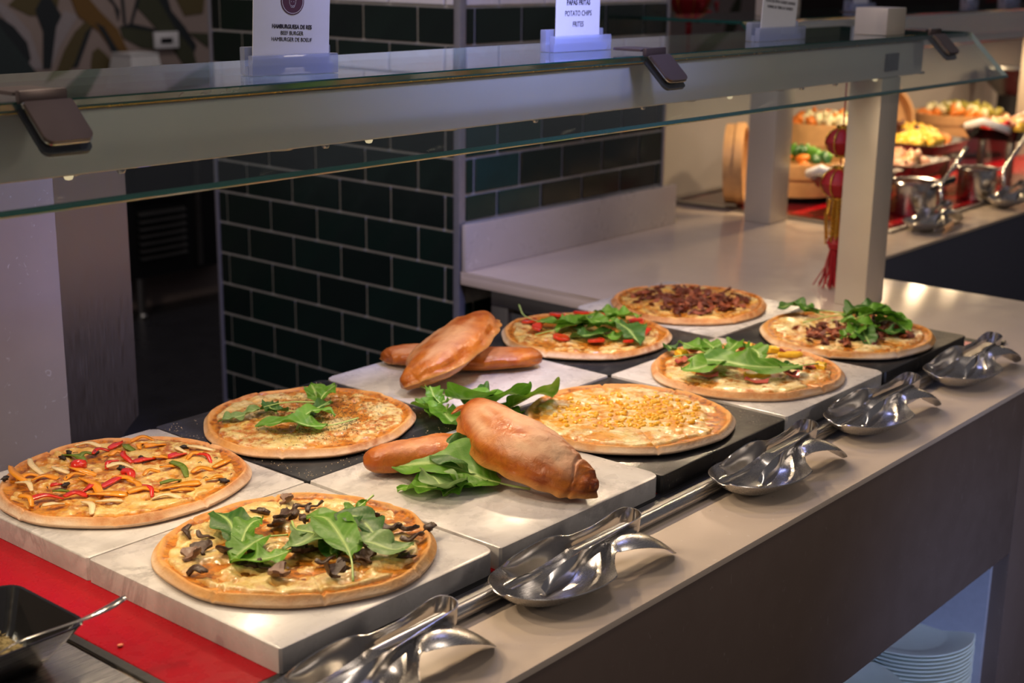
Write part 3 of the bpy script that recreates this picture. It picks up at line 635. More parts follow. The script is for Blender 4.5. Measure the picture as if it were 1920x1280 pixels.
# ------------------------------------------------------------------ pizzas
class Pizza:
    def __init__(s, name, label, x, y, R, seed, crust, cheese, thresh=0.0, sq=1.0, rot=0.0, brown=.5, N=200, K=64, flour=.5, cuts=8, cover=.86):
        s.R = R; s.seed = seed; s.x, s.y = x, y; s.cuts = cuts; s.rot = rot; s.sq = sq
        s.root = empty(name, (x, y, ZT+.0012), 0, label, 'pizza', 'pizzas on the serving slabs')
        th = np.linspace(0, 2*PI, N, endpoint=False)
        rr = np.concatenate([np.linspace(0, .84, int(K*.55)), np.linspace(.85, 1.0, int(K*.45))]); k = len(rr)
        T, Q = np.meshgrid(th, rr, indexing='ij')
        X, Y = s.pos(Q, T); Z = s.hc(Q, T)
        sauce = sst(.945, .915, Q+.07*(fbm(X*40, Y*40, seed+3)-.5)); 
        brownA = sst(.45, .75, fbm(X*14, Y*14, seed+5))*sst(.90, .95, Q)*brown*1.8
        fl = sst(.955, 1.0, Q)*sst(.35, .6, fbm(X*10, Y*10, seed+7))*flour*1.6
        V = np.stack([X, Y, Z], -1).reshape(-1, 3); A = np.stack([sauce, np.clip(brownA, 0, 1), np.clip(fl, 0, 1), Q*0+1], -1).reshape(-1, 4)
        F = []
        for i in range(N):
            j = (i+1) % N; a = i*k; b = j*k
            for q in range(1 if True else 0, k-1): F.append((a+q, b+q, b+q+1, a+q+1))
            F.append((a, a+1, b+1))
        # rolled edge and underside
        side = [(1.006, .0085), (1.004, .005), (.992, .0022), (.97, .0004), (0.5, 0.0)]
        base = len(V); VS = []; AS = []
        for i in range(N):
            zt = Z[i, -1]
            for f_, z_ in side:
                px_, py_ = s.pos(np.array(f_), th[i]); zz = z_*zt/.010
                VS.append((px_, py_, zz)); AS.append((0, .15+.5*brown*float(vn(th[i]*5, z_*300, seed)), .75*flour+.2, 1))
        m = len(side)
        for i in range(N):
            j = (i+1) % N
            F.append((i*k+k-1, j*k+k-1, base+j*m, base+i*m))
            for q in range(m-1): F.append((base+i*m+q, base+j*m+q, base+j*m+q+1, base+i*m+q+1))
        mk('crust', np.concatenate([V, np.array(VS, float)]), F, crust, s.root, smooth=True, attr=np.concatenate([A, np.array(AS)]))
        # cheese layer
        if cheese:
            k2 = int(K*1.15); rr2 = np.linspace(0, .94, k2); T, Q = np.meshgrid(th, rr2, indexing='ij'); X, Y = s.pos(Q, T)
            n1 = fbm(X*16, Y*16, seed+20, 4); n2 = fbm(X*60, Y*60, seed+21, 3)
            edge = sst(cover+.045, cover-.01, Q+.14*(fbm(X*26, Y*26, seed+9)-.5))
            mass = (n1*.6+n2*.4-.45-thresh)*edge-(1-edge)*.3
            Z2 = s.hc(Q, T)+np.clip(mass*.030, -.0025, .0040)+.0022*(n2-.5)
            V = np.stack([X, Y, Z2], -1).reshape(-1, 3)
            thin = 1-sst(.0, .13, mass); bro = np.clip(sst(.44, .60, fbm(X*30, Y*30, seed+30))*brown*2.0+.3*brown, 0, 1)
            A = np.stack([thin, bro, n1, n1*0+1], -1).reshape(-1, 4); F = []
            for i in range(N):
                j = (i+1) % N; a = i*k2; b = j*k2
                for q in range(1, k2-1): F.append((a+q, b+q, b+q+1, a+q+1))
                F.append((a, a+1, b+1))
            s.mass = True; mk('cheese_layer', V, F, cheese, s.root, smooth=True, attr=A)
    def rad(s, T):
        T = np.asarray(T, float); return s.R*(1+.018*np.sin(2*T+s.seed)+.012*np.sin(3*T+s.seed*2)+.010*np.sin(5*T+s.seed*3)+.006*np.sin(9*T+s.seed))
    def pos(s, Q, T):
        r = s.rad(T)*Q; return r*np.cos(T), r*np.sin(T)*s.sq
    def hc(s, Q, T):
        X, Y = s.pos(Q, T)
        rim = np.exp(-((Q-.955)/.030)**2)*.0045*(1+.35*(vn(T*3.5+9, Q*0, s.seed)-.5)*2+.2*(vn(np.cos(T)*9+9, np.sin(T)*9+9, s.seed)-.5))
        base = .0072*np.sqrt(np.clip((1.012-Q)/.05, 0, 1))+.0026
        z = base+rim+.0014*(fbm(X*70, Y*70, s.seed, 3)-.5)*sst(.9, .8, Q)+.0012*(fbm(X*25, Y*25, s.seed+1, 2)-.5)
        if s.cuts:
            a = (T-s.rot)/(2*PI)*s.cuts; dd = np.abs(a-np.round(a))*2*PI/s.cuts*s.R*np.maximum(Q, .02)
            z = z-.0035*np.exp(-(dd/.0016)**2)*sst(.25, .9, Q)
        return z
    def h(s, x, y, lift=.0025):
        T = math.atan2(y/s.sq, x); Q = math.hypot(x, y/s.sq)/float(s.rad(T)); return float(s.hc(np.array(Q), np.array(T)))+lift
    def loc(s, px, py, z=None):
        p = at(px, py, z=ZT+.014); return p.x-s.x, p.y-s.y
    def put(s, name, me, x, y, rz=0, lift=.002, tilt=(0, 0), sc=1.0):
        return link(name, me, s.root, (x, y, s.h(x, y, lift)), (tilt[0], tilt[1], rz), (sc, sc, sc) if not hasattr(sc, '__len__') else sc)
def mesh_of(V, F, mat, smooth=True, attr=None):
    o = mk('tmp', V, F, mat, smooth=smooth, attr=attr); me = o.data; bpy.data.objects.remove(o); return me
def lump(sx, sy, sz, seed, mat, n=10, k=7, jag=.35, sharp=False):
    r_ = random.Random(seed); V = [(0, 0, sz)]; F = []
    for q in range(1, k):
        ph = PI*q/k
        for i in range(n):
            a = 2*PI*i/n; f = 1+jag*(r_.random()-.5)*2
            V.append((sx*math.sin(ph)*math.cos(a)*f, sy*math.sin(ph)*math.sin(a)*f, sz*math.cos(ph)*(1+jag*(r_.random()-.5))))
    V.append((0, 0, -sz)); e = len(V)-1
    for i in range(n):
        j = (i+1) % n; F.append((0, 1+i, 1+j)); F.append((e, 1+(k-2)*n+j, 1+(k-2)*n+i))
        for q in range(k-2): F.append((1+q*n+i, 1+(q+1)*n+i, 1+(q+1)*n+j, 1+q*n+j))
    return mesh_of(V, F, mat, smooth=not sharp)
def ribbon(P, w, t, mat, twist=0.0, taper=.6, n=12, up=None):
    """a strip following P (local), standing or lying"""
    P = spline(P, n); V = []; F = []
    for i, p in enumerate(P):
        d = P[min(i+1, n-1)]-P[max(i-1, 0)]; d = d/np.linalg.norm(d); s = np.cross(d, (0, 0, 1.)); s = s/(np.linalg.norm(s)+1e-9); u = np.cross(s, d)
        a = twist*(i/(n-1)-.5); s2 = s*math.cos(a)+u*math.sin(a); u2 = np.cross(s2, d)
        q = i/(n-1); ww = w*(1-(1-taper)*abs(2*q-1)**3)/2; tt = t/2
        for cx, cz in ((-1, -1), (1, -1), (1, 1), (0, .75), (-1, 1)): V.append(p+s2*ww*cx+u2*tt*cz)
    for i in range(n-1):
        for k in range(5): F.append((i*5+k, i*5+(k+1) % 5, (i+1)*5+(k+1) % 5, (i+1)*5+k))
    F.append((4, 3, 2, 1, 0)); F.append(tuple((n-1)*5+k for k in range(5)))
    return mesh_of(V, F, mat)
def slab_shape(poly, t, mat, curl=0.0, wav=0.0, seed=0, sub=True):
    """extruded outline, slightly curled"""
    bm = bmesh.new(); prism_bm(bm, poly, 0, t, t*.3, 1)
    bmesh.ops.triangulate(bm, faces=[f for f in bm.faces if len(f.verts) > 4])
    bmesh.ops.subdivide_edges(bm, edges=[e for e in bm.edges if e.calc_length() > .006], cuts=1, use_grid_fill=True)
    for v in bm.verts:
        v.co.z += curl*(v.co.x**2+.5*v.co.y**2)*100+wav*float(vn(v.co.x*150+seed, v.co.y*150, seed))
    me = bpy.data.meshes.new('tmp'); bmesh.ops.recalc_face_normals(bm, faces=bm.faces); bm.to_mesh(me); bm.free(); me.materials.append(mat)
    me.polygons.foreach_set('use_smooth', [True]*len(me.polygons)); me.set_sharp_from_angle(angle=math.radians(40)); return me

# ---- leaves
LW = 1.3
def leaf(name, parent, P, w, kind=0, t0=.35, lobes=0.0, nl=3, fold=.25, wave=.0022, roll=0.0, seed=1, tip=.0, label=None, cat=None, group=None, stemr=.0014, ridge=1.0, broad=.5):
    """P: 3-D points from the cut end of the stem to the tip; blade from t0 on"""
    n = 36; m = 13; Q = spline(P, 60); w *= LW; wave *= 1.4
    c = Q.mean(0); root = empty(name, tuple(c), 0, label, cat, group) if parent is None else empty(name, tuple(np.array(c)-np.array(parent.location)), 0)
    if parent is not None: root.parent = parent
    Q = Q-c; V = []; A = []; F = []
    i0 = int(t0*59); B = spline(Q[i0:], n) if 59-i0 > 3 else Q[i0:]
    for i in range(n):
        t = i/(n-1); d = B[min(i+1, n-1)]-B[max(i-1, 0)]; d = d/(np.linalg.norm(d)+1e-9)
        s = np.cross(d, (0, 0, 1.)); s = s/(np.linalg.norm(s)+1e-9); u = np.cross(s, d)
        s, u = s*math.cos(roll)+u*math.sin(roll), u*math.cos(roll)-s*math.sin(roll)
        env = (math.sin(PI*min(1, t**(.75 if broad > .5 else 1.0)*.93+.05)))**.75
        if t > .8: env *= (1-((t-.8)/.2)**2.2*.9)
        lb = 1.0
        if lobes: lb = 1-lobes*(1-min(1, t*1.25)**2)*(.5+.5*math.cos(2*PI*nl*t))
        for j in range(m):
            v = 2*j/(m-1)-1; side = (1+.12*math.sin(7*t+seed+(2 if v > 0 else 0))); hw = w/2*env*lb*side*(1+.05*math.sin(23*t+seed*3+v))
            zz = abs(v)**1.2*hw*fold-.0018*(1-abs(v))*ridge*0
            wz = wave*math.sin(11*t+seed*1.7+(1.5 if v > 0 else 0))*abs(v)**1.6+wave*.7*math.sin(21*t+seed+3*v)*abs(v)
            veins = math.exp(-((((t*9-abs(v)*1.6) % 1)-.5)/.12)**2)
            V.append(B[i]+s*(v*hw)+u*(zz+wz-.0006*veins)); A.append((1.0 if j == m//2 else 0.0, veins*(1-abs(v)*.6), 0, 1))
    for i in range(n-1):
        for j in range(m-1): F.append((i*m+j, i*m+j+1, (i+1)*m+j+1, (i+1)*m+j))
    mk('blade', V, F, LEAF[kind], root, smooth=True, attr=A)
    K = 26; St = spline(Q, K); rad = [stemr*(1.15-.95*i/(K-1)) for i in range(K)]
    St = [p-np.array((0, 0, .0003)) for p in St]
    V, F = tube_geo(St, rad, 7, .85); mk('stem', V, F, M['stem'], root, smooth=True)
    return root
def L3(pts, z): 
    out = []
    for p in pts:
        zz = z+(p[2] if len(p) > 2 else 0.004); out.append(at(p[0], p[1], z=zz))
    return out

dark = plain('roast_mushroom', (0.065, 0.034, 0.020), 0.35, var=.5, sc=120, bump=.5); dark2 = plain('mushroom_flesh', (0.22, 0.125, 0.085), 0.38, var=.3, sc=90, bump=.4)
char = plain('charred_edge', (0.02, 0.010, 0.008), 0.5, var=.4, sc=150, bump=.5)
CR1 = m_crust('pizza_crust_pale'); CR2 = m_crust('pizza_crust_golden', (0.70, 0.40, 0.18), (0.60, 0.22, 0.05), dark=(.16, .045, .01))
CH1 = m_cheese('melted_cheese'); CH2 = m_cheese('melted_cheese_white', (0.72, 0.53, 0.18), (0.80, 0.72, 0.44), (0.48, 0.15, 0.012)); CH3 = m_cheese('melted_cheese_golden', (0.70, 0.42, 0.075), (0.78, 0.62, 0.26), (0.38, 0.10, 0.010))
Z = ZT+.0012
# 1 mushroom pizza
P1 = Pizza('pizza', 'mushroom pizza with rocket leaves nearest the camera', -.176, -.178, .171, 3, CR1, CH1, thresh=-.075, N=280, K=96, rot=.25, brown=.22)
def mush_poly(r_, s):
    pts = []; 
    for i in range(15):
        a = PI*(-.12)+PI*1.24*i/14; rr = s*(1+.12*(r_.random()-.5)); pts.append((rr*math.cos(a), rr*math.sin(a)*.85))
    pts += [(-s*.45, -s*.15), (-s*.18, -s*.25), (-s*.2, -s*.8), (s*.12, -s*.85), (s*.16, -s*.25), (s*.5, -s*.12)]
    return pts
mr = random.Random(5)
mm = [slab_shape(mush_poly(mr, .0125), .0035, [dark, dark2, dark2][i % 3], .35+.2*i, .002, i) for i in range(4)]+[ribbon([(-.012, 0, .001), (-.004, .004, .005), (.006, .002, .001), (.012, -.004, .005)], .007, .0022, dark, 1.2), lump(.009, .006, .004, 9, dark, jag=.5)]
spots = [(363, 1050, 1), (385, 1010, 4), (352, 1003, 4), (378, 1035, 0), (425, 1040, 0), (372, 1078, 4), (525, 1085, 1), (475, 1062, 5), (500, 1065, 4), (540, 945, 1), (565, 955, 4), (530, 975, 0), (550, 965, 5), (490, 960, 5), (520, 990, 0), (570, 975, 5),
         (620, 1085, 3), (612, 1055, 4), (640, 1068, 5), (650, 1058, 4), (565, 1040, 0), (580, 1030, 5), (635, 1030, 5), (735, 998, 0), (765, 1000, 0), (805, 990, 5), (775, 1012, 4), (740, 1035, 5), (760, 1045, 5), (683, 1052, 0), (700, 975, 0), (690, 1025, 5), (480, 1045, 4), (455, 1055, 5), (590, 955, 4)]
for px, py, k in spots:
    x, y = P1.loc(px, py); P1.put('mushroom_slice', mm[k], x, y, mr.uniform(0, 6.28), .0045, (mr.uniform(-.35, .35), mr.uniform(-.3, .3)), mr.uniform(1.0, 1.3))
zl = ZT+.020
for a in ([[(449, 1034, .002), (443, 1005, .006), (428, 975, .012), (402, 959, .008)], .040, 1, .05, .2, 3], [[(449, 1034, .004), (458, 1002, .012), (472, 980, .016), (494, 971, .016)], .026, 0, .05, .1, 5],
          [[(540, 1002, .006), (500, 1006, .010), (478, 1016, .012), (458, 1030, .010), (430, 1052, .004)], .038, 0, .30, .3, 7], [[(546, 1032, .010), (510, 1045, .008), (470, 1050, .008), (434, 1042, .006)], .036, 3, .02, .25, 8],
          [[(547, 976, .004), (556, 992, .012), (590, 1000, .014), (560, 1020, .012), (528, 1028, .010)], .038, 2, .22, .3, 11], [[(662, 1088, 0), (658, 1045, .010), (640, 1008, .016), (612, 972, .018), (574, 968, .010)], .044, 0, .28, .15, 12],
          [[(660, 1050, .004), (664, 1018, .014), (700, 1018, .014), (738, 1030, .010), (776, 1019, .006)], .040, 2, .15, .4, 13], [[(655, 1005, .006), (660, 968, .018), (684, 980, .016), (708, 1010, .008)], .040, 1, .05, .3, 14],
          [[(700, 928, .022), (678, 946, .018), (660, 958, .016), (648, 975, .010)], .020, 0, .2, .7, 15], [[(640, 1010, .004), (626, 1020, .004), (620, 1035, .002), (632, 1045, .0)], .024, 1, .1, .2, 16]):
    leaf('rocket_leaf', P1.root, L3(a[0], zl-.006), a[1], a[2], a[3], a[4], 3, .30, .0026, seed=a[5])
# 2 pepper pizza
P2 = Pizza('pizza', 'pizza with red, orange and green pepper strips at the far left', -.180, .181, .170, 8, CR2, CH3, thresh=-.02, N=260, K=88, rot=.1, brown=.55, flour=.8)
rp = plain('red_pepper', (0.62, 0.025, 0.010), 0.2, var=.25, Coat_Weight=.4); op = plain('orange_pepper', (0.80, 0.30, 0.015), 0.22, var=.2, Coat_Weight=.4); gp = plain('green_pepper', (0.14, 0.20, 0.02), 0.3, var=.3); on = plain('onion_strip', (0.80, 0.62, 0.34), 0.3, var=.15)
r2 = random.Random(11)
def strip(px0, py0, px1, py1, mat, w=.008, bow=.006, z=.006):
    x0, y0 = P2.loc(px0, py0); x1, y1 = P2.loc(px1, py1); mx, my = (x0+x1)/2, (y0+y1)/2; dx, dy = x1-x0, y1-y0; L_ = math.hypot(dx, dy)+1e-6
    b = bow*r2.choice((-1, 1)); pts = [(x0, y0, P2.h(x0, y0, z*.8+.002)), (mx-dy/L_*b, my+dx/L_*b, P2.h(mx, my, z+.003)), (x1, y1, P2.h(x1, y1, z*.6))]
    me = ribbon(pts, w*1.2, .0022, mat, r2.uniform(-1.1, 1.1), n=14); link('pepper_strip' if mat is not on else 'onion_strip', me, P2.root)
for a in [(52, 942, 120, 935, rp), (120, 935, 165, 930, rp, .009), (165, 930, 240, 928, op, .011), (240, 928, 300, 922, op, .010), (300, 922, 375, 905, op, .011), (150, 900, 190, 932, op, .010), (190, 918, 235, 888, rp, .009), (228, 888, 246, 900, rp, .010),
          (250, 870, 290, 860, rp, .010), (288, 862, 315, 858, op, .010), (315, 860, 348, 853, rp, .010), (205, 845, 225, 828, rp, .009), (175, 855, 205, 845, rp, .006), (232, 850, 248, 868, rp, .007), (366, 855, 396, 868, rp, .005), (400, 880, 430, 862, op, .009),
          (360, 890, 400, 882, op, .008), (300, 910, 338, 900, gp, .006), (320, 870, 350, 895, gp, .008), (118, 855, 160, 868, gp, .009), (238, 838, 252, 846, gp, .009), (208, 858, 235, 850, op, .009), (95, 915, 115, 910, rp, .006), (100, 925, 130, 922, gp, .006),
          (56, 865, 82, 892, on, .007), (155, 945, 172, 965, on, .007), (80, 952, 120, 945, on, .006), (240, 905, 262, 925, op, .007), (270, 895, 300, 885, op, .006), (30, 900, 80, 895, op, .008), (20, 880, 50, 905, op, .008), (130, 880, 180, 892, op, .008), (200, 880, 250, 878, on, .007),
          (330, 842, 350, 850, on, .006), (60, 925, 30, 905, on, .006), (270, 840, 310, 835, op, .008), (350, 840, 400, 845, on, .007), (175, 910, 150, 925, rp, .006), (262, 845, 275, 832, op, .007), (100, 880, 130, 888, on, .007), (35, 935, 60, 950, op, .006), (180, 945, 230, 940, on, .006), (210, 900, 262, 912, op, .007), (300, 880, 330, 875, op, .006), (380, 855, 350, 862, op, .006), (140, 840, 190, 838, on, .006), (245, 828, 290, 826, op, .006), (60, 905, 110, 898, op, .008), (320, 925, 365, 918, op, .007), (385, 905, 418, 895, op, .007), (150, 862, 178, 852, gp, .006), (285, 940, 340, 935, on, .006), (265, 915, 285, 932, rp, .005), (160, 895, 120, 900, op, .006), (222, 868, 200, 880, rp, .006)]:
    strip(*a[:5], *(a[5:]))
x, y = P2.loc(147, 878); P2.put('pepper_chunk', lump(.014, .011, .009, 4, rp, jag=.15), x, y, .3, .007)
for px, py in [(123, 912), (130, 852), (118, 862), (345, 842), (180, 852), (420, 905), (10, 905), (228, 882), (265, 862)]:
    x, y = P2.loc(px, py); P2.put('charred_bit', lump(.007, .004, .0035, px, char, jag=.5), x, y, px, .006)
V = []; F = []
for i in range(34):
    a = r2.uniform(0, 6.28); q = .155*math.sqrt(r2.random()); x, y = q*math.cos(a), q*math.sin(a); b = r2.uniform(0, 6.28); l = r2.uniform(.003, .008); z = P2.h(x, y, .006)
    tube_geo([(x, y, z), (x+l*.5*math.cos(b), y+l*.5*math.sin(b), z+.0012), (x+l*math.cos(b+.7), y+l*math.sin(b+.7), z)], .0005, 4, V=V, F=F)
mk('charred_herb_twigs', V, F, char, P2.root)['kind'] = 'stuff'
# 3 herb pizza on the black slab
P3 = Pizza('pizza', 'cheese pizza with dried herbs and long-stemmed rocket on black slate', .168, .184, .166, 14, CR1, CH1, thresh=-.05, N=230, K=76, brown=.8, rot=.6, flour=.5)
V = []; F = []; r3 = random.Random(3); herb = plain('dried_herb', (0.055, 0.050, 0.015), 0.8, var=.5)
for i in range(1600):
    cx, cy = r3.choice([(.06, .02), (-.03, -.07), (0, 0), (.03, -.03)]); x, y = r3.gauss(cx, .045), r3.gauss(cy, .045)
    if math.hypot(x, y) > .145: continue
    a = r3.uniform(0, 6.28); l = r3.uniform(.001, .003); z = P3.h(x, y, .0052)
    tube_geo([(x, y, z), (x+l*math.cos(a), y+l*math.sin(a), z+.0008)], .0004, 3, V=V, F=F, cap=False)
mk('dried_herbs', V, F, herb, P3.root)['kind'] = 'stuff'
z3 = ZT+.014
for a in ([[(597, 757, .004), (592, 738, .016), (583, 719, .022)], .034, 0, .1, .3, 1], [[(598, 758, .004), (608, 738, .018), (629, 722, .022)], .026, 0, .1, .4, 2],
          [[(598, 754, .014), (545, 753, .018), (497, 762, .014), (450, 780, .006), (408, 790, .004)], .026, 2, .55, .5, 3], [[(619, 757, .014), (580, 768, .012), (540, 770, .012), (505, 766, .010), (470, 768, .008)], .026, 1, .5, .5, 4],
          [[(672, 783, .006), (632, 794, .008), (589, 799, .008), (540, 790, .016), (478, 800, .004)], .046, 0, .36, .35, 5], [[(556, 804, .004), (572, 778, .016), (598, 768, .018), (629, 778, .008)], .028, 3, .15, .2, 6],
          [[(560, 770, .006), (575, 775, .010), (600, 762, .012), (622, 750, .010)], .028, 1, .1, .5, 7], [[(520, 775, .006), (505, 762, .012), (510, 752, .012)], .022, 1, .1, .2, 8]):
    leaf('rocket_leaf', P3.root, L3(a[0], z3), a[1], a[2], a[3], a[4], 3, .3, .0024, seed=a[5])
# 4 sweetcorn pizza
P4 = Pizza('pizza', 'sweetcorn and white cheese pizza without leaves on black slate', .522, -.182, .168, 21, CR1, m_cheese('sweetcorn_cheese', (0.72, 0.54, 0.20), (0.80, 0.72, 0.44), (0.48, 0.15, 0.012), stain=(0.70, 0.31, 0.018)), thresh=-.09, N=230, K=76, brown=.25, rot=.9, flour=1.0)
corn = [lump(.0046, .0040, .0036, i, plain('sweetcorn_kernel', (0.78, 0.41, 0.018), 0.22, var=.15, Coat_Weight=.3) if i == 0 else None, 9, 6, .14) for i in range(1)]
for i in range(1, 3): c_ = lump(.0043+.0003*i, .0038, .0034, i, corn[0].materials[0], 9, 6, .2); corn.append(c_)
r4 = random.Random(9); cl = [(.02, .0), (.03, -.06), (-.05, -.02), (-.07, .05), (.04, .06), (.09, .01), (-.02, .08), (-.01, -.04), (.09, -.05)]; cnt = 0
while cnt < 280:
    c = r4.choice(cl); x, y = r4.gauss(c[0], .020), r4.gauss(c[1], .018)
    if math.hypot(x, y) > .132: continue
    P4.put('corn_kernel', r4.choice(corn), x, y, r4.uniform(0, 6), 0.0026+r4.random()*.0016, (r4.uniform(-.4, .4), r4.uniform(-.4, .4)), r4.uniform(.8, 1.15)); cnt += 1
# 5 tomato pizza
P5 = Pizza('pizza', 'tomato-slice pizza heaped with rocket on rear black slate', .889, .184, .166, 27, CR1, CH1, thresh=-.04, N=190, K=60, brown=.5, rot=.2, flour=.8)
tom = plain('tomato_skin', (0.60, 0.035, 0.012), 0.18, var=.2, Coat_Weight=.5)
tm = slab_shape([(.0175*math.cos(2*PI*i/20), .0165*math.sin(2*PI*i/20)) for i in range(20)], .005, tom, .05, .0012, 2); th_ = slab_shape([(.020*math.cos(PI*i/14), .020*math.sin(PI*i/14)) for i in range(15)], .0055, tom, .1, .001, 3)
for px, py, k in [(993, 606, 0), (1015, 620, 1), (1045, 594, 0), (1052, 637, 0), (1118, 643, 0), (1172, 645, 1), (1212, 630, 1), (1192, 607, 0), (1140, 596, 1), (1090, 590, 0), (1080, 612, 0)]:
    x, y = P5.loc(px, py); P5.put('tomato_slice', [tm, th_][k], x, y, px*.7, .0042, (.12, -.1))
z5 = ZT+.012
for a in ([[(973, 571, .024), (984, 592, .014), (1020, 604, .012), (1062, 606, .014), (1108, 592, .022)], .044, 0, .45, .1, 1], [[(1003, 627, .002), (1040, 618, .010), (1082, 606, .018), (1122, 590, .022)], .040, 0, .35, .1, 2],
          [[(1180, 603, .01), (1150, 590, .022), (1113, 583, .026)], .040, 0, .15, .2, 3], [[(1130, 602, .012), (1165, 592, .024), (1203, 591, .022)], .036, 3, .1, .1, 4], [[(1150, 600, .022), (1178, 618, .020), (1201, 648, .004)], .044, 1, .15, .1, 5],
          [[(1060, 632, .004), (1098, 629, .010), (1152, 620, .012)], .036, 1, .1, .2, 6], [[(1090, 616, .012), (1130, 608, .022), (1172, 615, .016)], .036, 0, .1, .4, 7], [[(1168, 638, .004), (1156, 614, .018), (1118, 606, .018), (1075, 615, .012)], .026, 1, .5, .4, 8],
          [[(1070, 600, .012), (1110, 600, .028), (1150, 612, .022)], .036, 0, .2, .3, 9], [[(1120, 625, .006), (1150, 632, .010), (1180, 625, .012)], .026, 3, .1, .4, 10]):
    leaf('rocket_leaf', P5.root, L3(a[0], z5), a[1], a[2], a[3], a[4], 3, .35, .003, seed=a[5])
# 6 crispy bacon pizza
P6 = Pizza('pizza', 'crispy bacon pizza without leaves, farthest at the back', 1.250, .180, .166, 33, CR2, CH3, thresh=-.03, N=170, K=56, brown=.7, rot=.4, flour=.2)
bac = plain('crisp_bacon', (0.13, 0.028, 0.012), 0.4, var=.45, sc=110, bump=.4); bac2 = plain('bacon_pink', (0.30, 0.075, 0.030), 0.4, var=.3, sc=110, bump=.4)
bm_ = [lump(.0095, .0055, .0032, i, [bac, bac2][i % 3 == 0], 7, 5, 1.0, sharp=True) for i in range(7)]+[ribbon([(-.011, 0, 0), (-.004, .003, .004), (.004, -.002, .001), (.011, .002, .005)], .007, .002, bac, 1.5, n=8)]
r6 = random.Random(4)
def scatter(P, n, cl, sg, rmax, name='bacon_piece', lift=.0055):
    c = 0
    while c < n:
        k = r6.choice(cl); x, y = r6.gauss(k[0], sg), r6.gauss(k[1], sg)
        if math.hypot(x, y) > rmax: continue
        P.put(name, r6.choice(bm_), x, y, r6.uniform(0, 6.28), lift+r6.random()*.002, (r6.uniform(-.6, .6), r6.uniform(-.6, .6)), r6.uniform(.7, 1.25)); c += 1
scatter(P6, 170, [(0, 0), (.05, .05), (-.06, .0), (.03, -.06), (-.02, .07), (.08, -.02), (-.06, -.06)], .035, .128)
# 7 ham and pineapple pizza
P7 = Pizza('pizza', 'ham and pineapple pizza with rocket on a front white slab', .888, -.180, .171, 40, CR2, CH2, thresh=-.05, N=220, K=72, brown=.5, rot=.7, flour=.6)
ham = plain('cooked_ham', (0.50, 0.095, 0.075), 0.3, var=.25, Coat_Weight=.3); pine = plain('pineapple', (0.85, 0.50, 0.03), 0.25, var=.2, sc=140, Coat_Weight=.3)
hm = [slab_shape([(-.022, -.006), (.020, -.008), (.024, .002), (.004, .012), (-.016, .008)], .0028, ham, .10, .007, 5), slab_shape([(-.014, -.010), (.012, -.012), (.016, .004), (0, .018), (-.012, .008)], .0030, ham, .25, .010, 9)]
pm = [slab_shape([(-.024, -.008), (-.01, -.011), (.012, -.010), (.024, -.004), (.022, .004), (.006, .003), (-.010, .004), (-.022, .004)], .0075, pine, .0, .001, 5), slab_shape([(-.012, -.010), (.012, -.010), (.008, .010), (-.005, .010)], .011, pine, 0, .002, 6)]
for px, py, k, rz in [(1276, 683, 0, .3), (1322, 708, 0, -.6), (1415, 718, 0, -.8), (1480, 710, 1, -.6), (1440, 700, 1, .3), (1478, 666, 0, -.7), (1520, 690, 0, -.2), (1390, 660, 1, .4), (1300, 665, 1, .8)]:
    x, y = P7.loc(px, py); P7.put('ham_piece', hm[k], x, y, rz, .0035, (.15, .1))
for px, py, k, rz in [(1418, 706, 0, -.75), (1537, 690, 1, .3), (1480, 668, 0, -.75), (1428, 660, 0, -1.0), (1400, 656, 1, .4), (1275, 668, 1, 0), (1450, 662, 1, 1)]:
    x, y = P7.loc(px, py); P7.put('pineapple_piece', pm[k], x, y, rz, .0045, (.15, 0))
z7 = ZT+.014
for a in ([[(1534, 681, .010), (1470, 688, .018), (1405, 686, .022), (1350, 676, .022), (1299, 672, .022)], .046, 0, .14, .2, 1, .35], [[(1262, 668, .004), (1300, 664, .010), (1350, 672, .014), (1310, 690, .018), (1277, 692, .014)], .040, 3, .4, .1, 2, .2],
          [[(1345, 672, .006), (1310, 655, .018), (1275, 640, .020)], .040, 0, .15, .5, 3, 0], [[(1350, 668, .01), (1335, 650, .02), (1318, 637, .024)], .030, 0, .1, .3, 4, 0], [[(1362, 668, .008), (1380, 652, .022), (1402, 645, .024)], .036, 0, .1, .5, 5, 0],
          [[(1330, 665, .01), (1365, 656, .026), (1385, 640, .028)], .032, 0, .1, .4, 6, 0], [[(1425, 682, .008), (1420, 660, .022), (1398, 648, .022)], .034, 0, .1, .2, 7, 0], [[(1290, 668, .004), (1262, 655, .010), (1251, 647, .012)], .024, 1, .3, .3, 8, 0],
          [[(1440, 690, .006), (1470, 690, .012), (1505, 694, .012)], .030, 1, .1, .5, 9, 0]):
    leaf('rocket_leaf', P7.root, L3(a[0], z7), a[1], a[2], a[3], a[4], 3, .35, .003, seed=a[5], roll=a[6])
